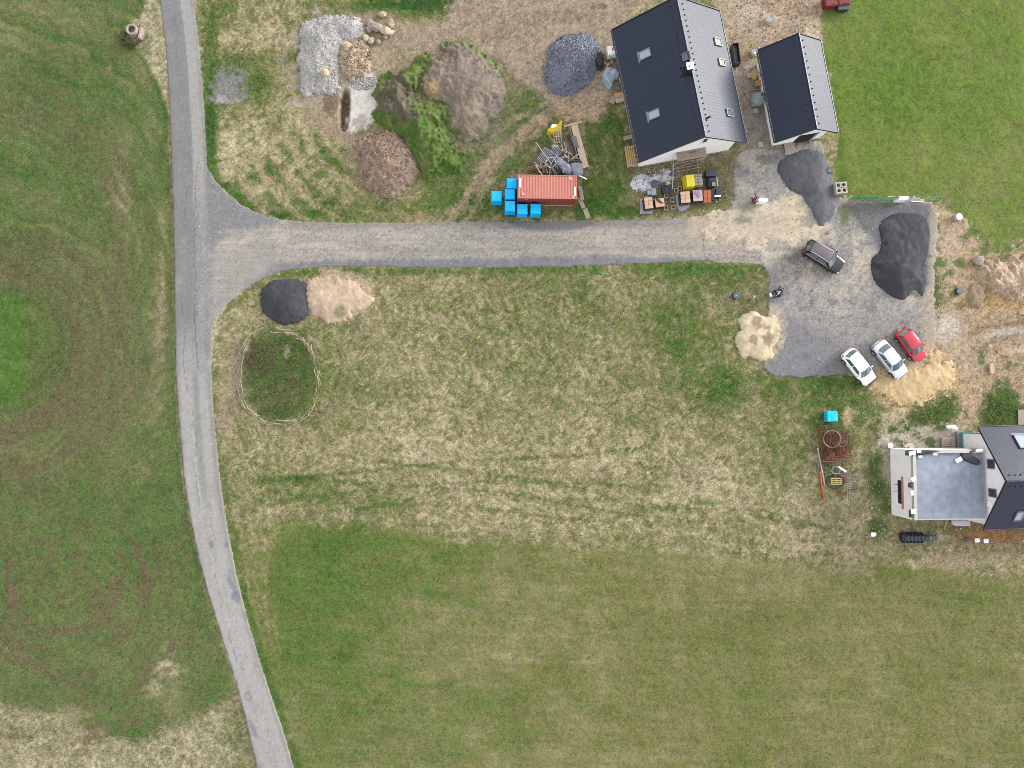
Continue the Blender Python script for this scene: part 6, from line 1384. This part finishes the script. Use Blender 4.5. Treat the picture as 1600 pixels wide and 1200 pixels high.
a, b = G(1424, 314), G(1441, 315); plank(1424, 314.2, 1441, 315.2, .08, .1, .1, M_white, 'thin white rod lying at the top edge of the dark gravel', .04, None, 'rod', 'rod')
fb = MB(); 
a, b = G(1416, 313), G(1470, 311); r = empty('mesh_fence', ((a+b)/2)[:], math.atan2((b-a).y, (b-a).x), 'sparse old wire fence continuing right of the second cabinet', 'fence'); LL = (b-a).length
for k in range(4): MB().tube([(-LL/2+k*LL/3, 0, 0), (-LL/2+k*LL/3, 0, 1.1)], .03, 6).build('post', M_green, r)
for z in (.4, .75, 1.08): MB().tube([(-LL/2, 0, z), (LL/2, 0, z)], .012, 4).build('wire', M_green, r)

# ---- rusty steel stock
M_rust = mat('rusty_steel', alb(112,68,54), .85, 0, .25, 4, .2, 20); M_rusto = mat('orange_rust', alb(156,88,60), .85, 0, .25, 4, .2, 20)
def cage(u0, v0, u1, v1, wd, z, m, lab, ns=12):
    a, b = G(u0, v0, z), G(u1, v1, z); mid = (a+b)/2; L_ = (b-a).length; mb = MB(); h = .22
    for s_ in (-1, 1):
        for zz in (0, h): mb.tube([(-L_/2, s_*wd/2, zz), (L_/2, s_*wd/2, zz)], .032, 5)
    for k in range(ns):
        x = -L_/2+.08+k*(L_-.16)/(ns-1); mb.tube([(x, -wd/2, 0), (x, wd/2, 0), (x, wd/2, h), (x, -wd/2, h)], .012, 4, True)
    o = mb.build('reinforcement_cage', m); o.location = mid; o.rotation_euler = (0, 0, math.atan2((b-a).y, (b-a).x)); return tag(o, lab, 'steel cage', 'rusty reinforcement cages')
labs = 'rusty reinforcement cage in the steel stock left of the flat roofed garage'
for k, (x0, y0_, x1, y1_) in enumerate(((1281,668,1285,722),(1287,670,1291,722),(1292,676,1297,720),(1298,674,1303,722),(1304,676,1310,716),(1310,675,1316,716),(1317,676,1321,714),(1323,675,1326,712),(1301,668,1306,700),(1290,690,1292,716),(1312,690,1314,714),(1307,684,1311,712))):
    cage(x0, y0_, x1, y1_, .28, .1+.24*(k % 3), M_rust if k % 3 else M_rusto, labs, 8)
for k, (x0, y0_, x1, y1_) in enumerate(((1279,666,1318,666.5),(1284,720,1326,719),(1306,676,1327,673),(1296,716,1330,711),(1281,676,1300,674),(1290,717,1304,708),(1286,722,1322,722),(1300,694,1318,690))):
    cage(x0, y0_, x1, y1_, .16, .55+.05*(k % 3), M_rusto if k % 2 else M_rust, labs, 5)
def mesh_sheet(u0, v0, u1, v1, nx, ny, z, m, lab, rr=.012, rz=0.0):
    a, b = G(u0, v0, z), G(u1, v1, z); w_, h_ = abs(b.x-a.x), abs(b.y-a.y); mb = MB()
    for k in range(nx): x = -w_/2+k*w_/(nx-1); mb.tube([(x, -h_/2, 0), (x, h_/2, 0)], rr, 4)
    for k in range(ny): y = -h_/2+k*h_/(ny-1); mb.tube([(-w_/2, y, rr*1.9), (w_/2, y, rr*1.9)], rr, 4)
    o = mb.build('steel_mesh', m); o.location = ((a.x+b.x)/2, (a.y+b.y)/2, z); o.rotation_euler = (0, 0, rz); return tag(o, lab, 'steel mesh')
mesh_sheet(1288, 720, 1322, 741, 7, 4, .12, M_rust, 'rusty mesh sheet below the cages under the white hose coil', .018)
mesh_sheet(1323.5, 744, 1330, 783, 3, 11, .08, M_steel, 'pale ladder like steel mesh strip lying in the grass', .022)
mesh_sheet(1326, 680, 1336, 722, 5, 10, .1, mat('straw_coloured_rods', alb(170,150,110), .9), 'thin straw coloured mesh in the grass right of the cages', .012)
hose('wire_coil', 1300, 686, .96, .90, 1.0, .022, mat('grey_wire', alb(170,164,168), .4, .3), 'large thin wire coil lying on top of the rusty cages', 2.1, 0, .05)
hose('wire_coil', 1316, 690, .55, .5, .95, .02, mat('grey_wire', None), 'loose wire arc trailing right from the large coil', .45, 3.4, .03)
hose('hose_coil', 1306, 735, .46, .40, .3, .03, mat('pale_blue_hose', alb(190,200,214), .5), 'small pale blue hose coil below the cages', 2.2)
hose('hose_coil', 1305, 753, .95, .68, .12, .045, mat('dark_hose', alb(72,78,80), .7), 'dark cable drum coil around the small yellow pallet', 3.2)
q = G(1307, 752, .2); mb = MB()
for k in range(4): mb.box((0, -.3+.2*k, 0), (1.2, .11, .05))
for k in range(3): mb.box((-.5+.5*k, 0, -.05), (.12, .7, .045))
o = mb.build('small_pallet', mat('yellow_timber', alb(216,196,140), .8)); o.location = q; tag(o, 'small yellow timber rack lying inside the dark coil', 'pallet')
plank(1309.5, 729, 1322, 737, .2, .2, .2, M_white, 'short white plastic pipe right of the pale blue coil', .14, None, 'pipe', 'pipe')
def curve(name, pts, rr, z, m, lab, cat): 
    P = smooth_poly(pts, 5, False); c0 = G(*pts[0]); mb = MB().tube([tuple(G(u, v, z)-Vector((c0.x, c0.y, 0))) for u, v in P], rr, 6); o = mb.build(name, m, None, True); o.location = (c0.x, c0.y, 0); return tag(o, lab, cat)
curve('green_hose', [(1289,744),(1297,741),(1306,740),(1314,740)], .06, .25, mat('green_hose', alb(20,170,80), .5), 'green hose lying over the dark coil', 'hose'); curve('red_hose', [(1303,743),(1311,742),(1318,746),(1324,750)], .055, .25, mat('red_hose', alb(190,44,60), .5), 'red hose lying right of the green one', 'hose')
curve('brown_hose', [(1303,764),(1308,769),(1316,771),(1323,770)], .05, .12, M_rusto, 'rusty brown hose below the dark coil', 'hose')
def pipe(u0, v0, u1, v1, rr, z, m, lab, name='pipe', sock=False):
    a, b = G(u0, v0, z), G(u1, v1, z); mid = (a+b)/2; r_ = empty(name, (mid.x, mid.y, z), math.atan2((b-a).y, (b-a).x), lab, 'pipe'); L_ = (b-a).length
    MB().tube([(-L_/2, 0, 0), (L_/2, 0, 0)], rr, 12).build('tube', m, r_, True); MB().tube([(-L_/2-.02, 0, 0), (-L_/2+.22, 0, 0)], rr*1.22, 12).build('socket', m, r_, True); return r_
pipe(1281, 737, 1287.5, 782, .09, .12, mat('orange_pipe', alb(226,110,50), .5), 'orange sewer pipe lying in the grass left of the steel stock')
pipe(1277.5, 700, 1288.5, 758, .07, .2, mat('pale_grey_pipe', alb(214,206,200), .5), 'long pale pipe leaning along the left side of the steel stock')
pipe(1278, 712, 1278.5, 734, .045, .1, mat('dim_pipe', alb(180,172,160), .5), 'short thin grey pipe beside the long pale pipe')
# ---- south of the right house
q = G(1429, 841, .9); r = empty('ribbed_tank', (q.x, q.y, 0), math.radians(-1), 'black ribbed plastic tank lying below the flat roofed garage', 'plastic tank')
xs_ = []; pr = []
for k in range(6): x = -.95+k*.38; pr += [(x-.12, .46), (x-.10, .56), (x+.06, .56), (x+.08, .46)]
pr = [(-1.3, .12), (-1.22, .34)]+pr+[(1.2, .34)]
vs = []; N = 22
for (x, r_) in pr: vs += [(x, r_*math.cos(2*PI*k/N), .5+r_*math.sin(2*PI*k/N)) for k in range(N)]
MB().add(vs, [(i*N+k, i*N+(k+1) % N, (i+1)*N+(k+1) % N, (i+1)*N+k) for i in range(len(pr)-1) for k in range(N)]+[tuple(range(N)), tuple((len(pr)-1)*N+k for k in range(N))]).build('tank_shell', mat('black_tank', (.012, .014, .018), .35, 0, .1, 4, .1), r)
for k in range(5): MB().box((-.76+k*.38, 0, 1.05), (.2, .46, .04), 0, .015).build('rib_plate', mat('slate_plate', alb(62,74,92), .35), r)
MB().tube([(1.15, 0, .42), (1.75, 0, .42)], .3, 14).build('neck', mat('slate_plate', None), r); MB().tube([(1.75, 0, .42), (2.05, 0, .42)], .24, 14).build('neck', mat('pale_neck', alb(150,156,170), .5), r); MB().tube([(2.05, 0, .42), (2.55, 0, .42)], .30, 14).build('lid', mat('grey_neck', alb(104,112,128), .5), r)
cloth('white_sheet', [(1487,814),(1514,813),(1516,822),(1496,822),(1488,818)], .6, mat('bluish_white_board', alb(214,224,232), .5), 'bluish white board lying below the flat roofed garage', 'board', .02, 12, 40)
plank(1475, 826, 1480, 814, .09, .1, 1.2, M_steel, 'short steel prop leaning at the south wall of the flat roofed garage', .06, None, 'prop', 'prop')
for k, (u, v) in enumerate(((1366, 836), (1528, 845), (1542, 846), (1392, 697))):
    cloth('white_foil_scrap', [(u-4, v-3), (u+1, v-4), (u+4, v), (u+1, v+2), (u-2, v+3)], .12, M_eps, ['crumpled white foil scrap in the grass left of the black tank', 'left one of two white foil scraps below the right house', 'right one of two white foil scraps below the right house', 'white foil scrap at the north west corner of the flat roofed garage', 'smaller white foil scrap left of the flat roofed garage corner'][k], 'foil', .12, 10, 50+k)
blockobj('rubber_mat', 1510.5, 843, .04, (.5, .42, .12), .2, mat('grey_blue_mat', alb(98,102,116), .8), 'small grey blue block on the orange soil', 'block')
cloth('white_sheet', [(1481,667),(1488,664),(1497,667),(1496,672),(1488,670),(1482,669)], .5, M_eps, 'white foil lying at the north west corner of the right house', 'foil', .1, 10, 60)
blockobj('plywood_board', 1419, 696.5, .0, (1.15, .6, .08), .02, mat('pale_plywood', alb(220,206,174), .8), 'pale plywood board leaning at the north wall of the flat roofed garage', 'board')
q = G(1482, 692, .4); r = empty('board_stack', (q.x, q.y, 0), 0, 'stack of grey boards by the teal edged wall', 'board stack')
for k in range(6): MB().box((0, -.5+.2*k, .38), (1.35, .15, .04)).build('board', M_woodg, r)
for s_ in (-1, 0, 1): MB().box((s_*.5, 0, .18), (.12, 1.15, .34)).build('bearer', M_woodg, r)
plank(1597, 640, 1597.5, 666, .9, .1, .1, M_woodg, 'grey board path at the right edge above the house', .06)
plank(1544, 829.5, 1556, 830.5, .2, .3, .3, M_red, 'red bar under the south eave of the right house', .1, None, 'bar', 'bar')
# ---- top edge: red containers of garden waste and dark box
for k, (u, v, w_, lab) in enumerate(((1299, 1, 1.35, 'dark red crate at the top edge, left of the two'), (1319, -1, 1.3, 'dark red crate at the top edge, right of the two'))):
    q = G(u, v, .8); r = empty('red_crate', (q.x, q.y, 0), .12, lab, 'crate'); MB().box((0, 0, .4), (w_, 1.1, .8), 0, .03).build('crate_body', mat('dark_red_crate', alb(150,40,52), .6, 0, .2, 3, .3), r); MB().box((0, 0, .82), (w_*.9, .9, .05)).build('content', mat('mottled_red', alb(136,70,70), .9, 0, .5, 6, .6, 10), r)
q = G(1318, 9.5, .6); r = empty('dark_bin', (q.x, q.y, 0), .05, 'dark green bin below the red crates at the top edge', 'bin'); MB().box((0, 0, .3), (1.2, .75, .6), 0, .04).build('bin_body', mat('dark_green_bin', (.02, .045, .042), .5), r); MB().box((0, 0, .62), (1.25, .8, .06), 0, .02).build('lid', mat('dark_green_bin', None), r)

# ---- ring of dry branches
M_br = mat('dry_branch', alb(196,186,158), .95, 0, .2, 6, .4, 20); M_br2 = mat('grey_branch', alb(158,150,132), .95, 0, .2, 6, .4, 20)
RP = smooth_poly([(413,514),(432,516),(455,520),(472,530),(484,543),(491,560),(496,585),(497,605),(492,630),(484,642),(470,655),(450,662),(420,660),(400,650),(385,632),(374,605),(374,580),(378,555),(385,535),(398,522)], 8)
n_ = len(RP); rb = random.Random(4)
for k in range(84):
    t = rb.random()*n_; i0 = int(t); L_ = rb.randint(4, 11)
    if 95 < i0 < 125 and rb.random() < .45: continue
    off = rb.uniform(-4, 4); pts = []; 
    c = RP.mean(0)
    for j in range(4):
        q = RP[int(i0+j*L_/3) % n_]; d_ = (q-c)/np.hypot(*(q-c)); pts.append(q+d_*(off+rb.uniform(-1.3, 1.3)+(j-1.5)*rb.uniform(-1.6, 1.6)))
    z = rb.uniform(.06, .45); W_ = [G(p_[0], p_[1], z+rb.uniform(-.05, .08)) for p_ in pts]; c0 = W_[0].copy(); c0.z = 0
    r0 = rb.uniform(.022, .05); o = MB().tube([w_-c0 for w_ in W_], [r0, r0*.9, r0*.7, r0*.3], 5).build('dry_branch', M_br if k % 3 else M_br2); o.location = c0
    tag(o, 'dry pale branch laid in the ring around the weed patch', 'branch', 'dry branches laid in a ring')
# twiggy fan on the left of the ring
tw = MB(); c0 = G(380, 560)
for k in range(150):
    u, v = 372+rb.gauss(0, 7), rb.uniform(520, 648); a_ = rb.gauss(-1.9, .5); p_ = G(u, v, .1)-c0; L_ = rb.uniform(.3, 1.1); tw.tube([p_, p_+Vector((L_*.5*math.cos(a_), L_*.5*math.sin(a_), .15)), p_+Vector((L_*math.cos(a_+.3), L_*math.sin(a_+.3), .08))], [.014, .01, .004], 4)
o = tw.build('brushwood', M_br2); o.location = c0; tag(o, 'thin grey brushwood at the west side of the branch ring', 'brushwood')
# leafy weeds: small leaf clumps on the ring patch and weedy mound
def weeds(name, n, cx, cy, rx, ry, lab, seed, zf=.1, cols=((84,118,52),(104,138,66),(70,100,46),(120,130,78))):
    r_ = np.random.default_rng(seed); Vs = []; Cs = []
    a_ = r_.uniform(0, 2*PI, n); q = np.sqrt(r_.uniform(0, 1, n)); uu = cx+rx*q*np.cos(a_); vv = cy+ry*q*np.sin(a_); keep = fbm(uu, vv, 8, 2, seed) > -.15; uu, vv = uu[keep], vv[keep]
    for u, v in zip(uu, vv):
        p_ = G(u, v)
        for k in range(7):
            t = r_.uniform(0, 6.28); L_ = r_.uniform(.08, .26); x, y = p_.x+r_.normal(0, .12), p_.y+r_.normal(0, .12); z = zf+r_.uniform(0, .16); w_ = L_*.28
            Vs.append([(x, y, z), (x+L_*.5*math.cos(t)-w_*math.sin(t), y+L_*.5*math.sin(t)+w_*math.cos(t), z+.06), (x+L_*math.cos(t), y+L_*math.sin(t), z+.03), (x+L_*.5*math.cos(t)+w_*math.sin(t), y+L_*.5*math.sin(t)-w_*math.cos(t), z+.05)])
            Cs.append(np.repeat([lin(cols[r_.integers(len(cols))])/ALB*r_.uniform(.7, 1.25)], 4, 0))
    Vv = np.array(Vs).reshape(-1, 3); F = np.arange(len(Vv)).reshape(-1, 4); o = np_mesh(name, Vv, F, np.concatenate(Cs), mblade, False); return tag(o, lab, 'weeds', None, 'stuff')
weeds('leafy_weeds', 260, 436, 590, 50, 64, 'leafy green weeds inside the branch ring', 301)
weeds('leafy_weeds', 130, 1450, 636, 38, 26, 'leafy weeds on the sand between cars and the right house', 302, .03)
weeds('leafy_weeds', 130, 1566, 632, 26, 34, 'leafy weeds at the right edge above the house', 303, .03)
weeds('leafy_weeds', 160, 1410, 650, 60, 60, 'scattered weeds north of the flat roofed garage', 304, .02)
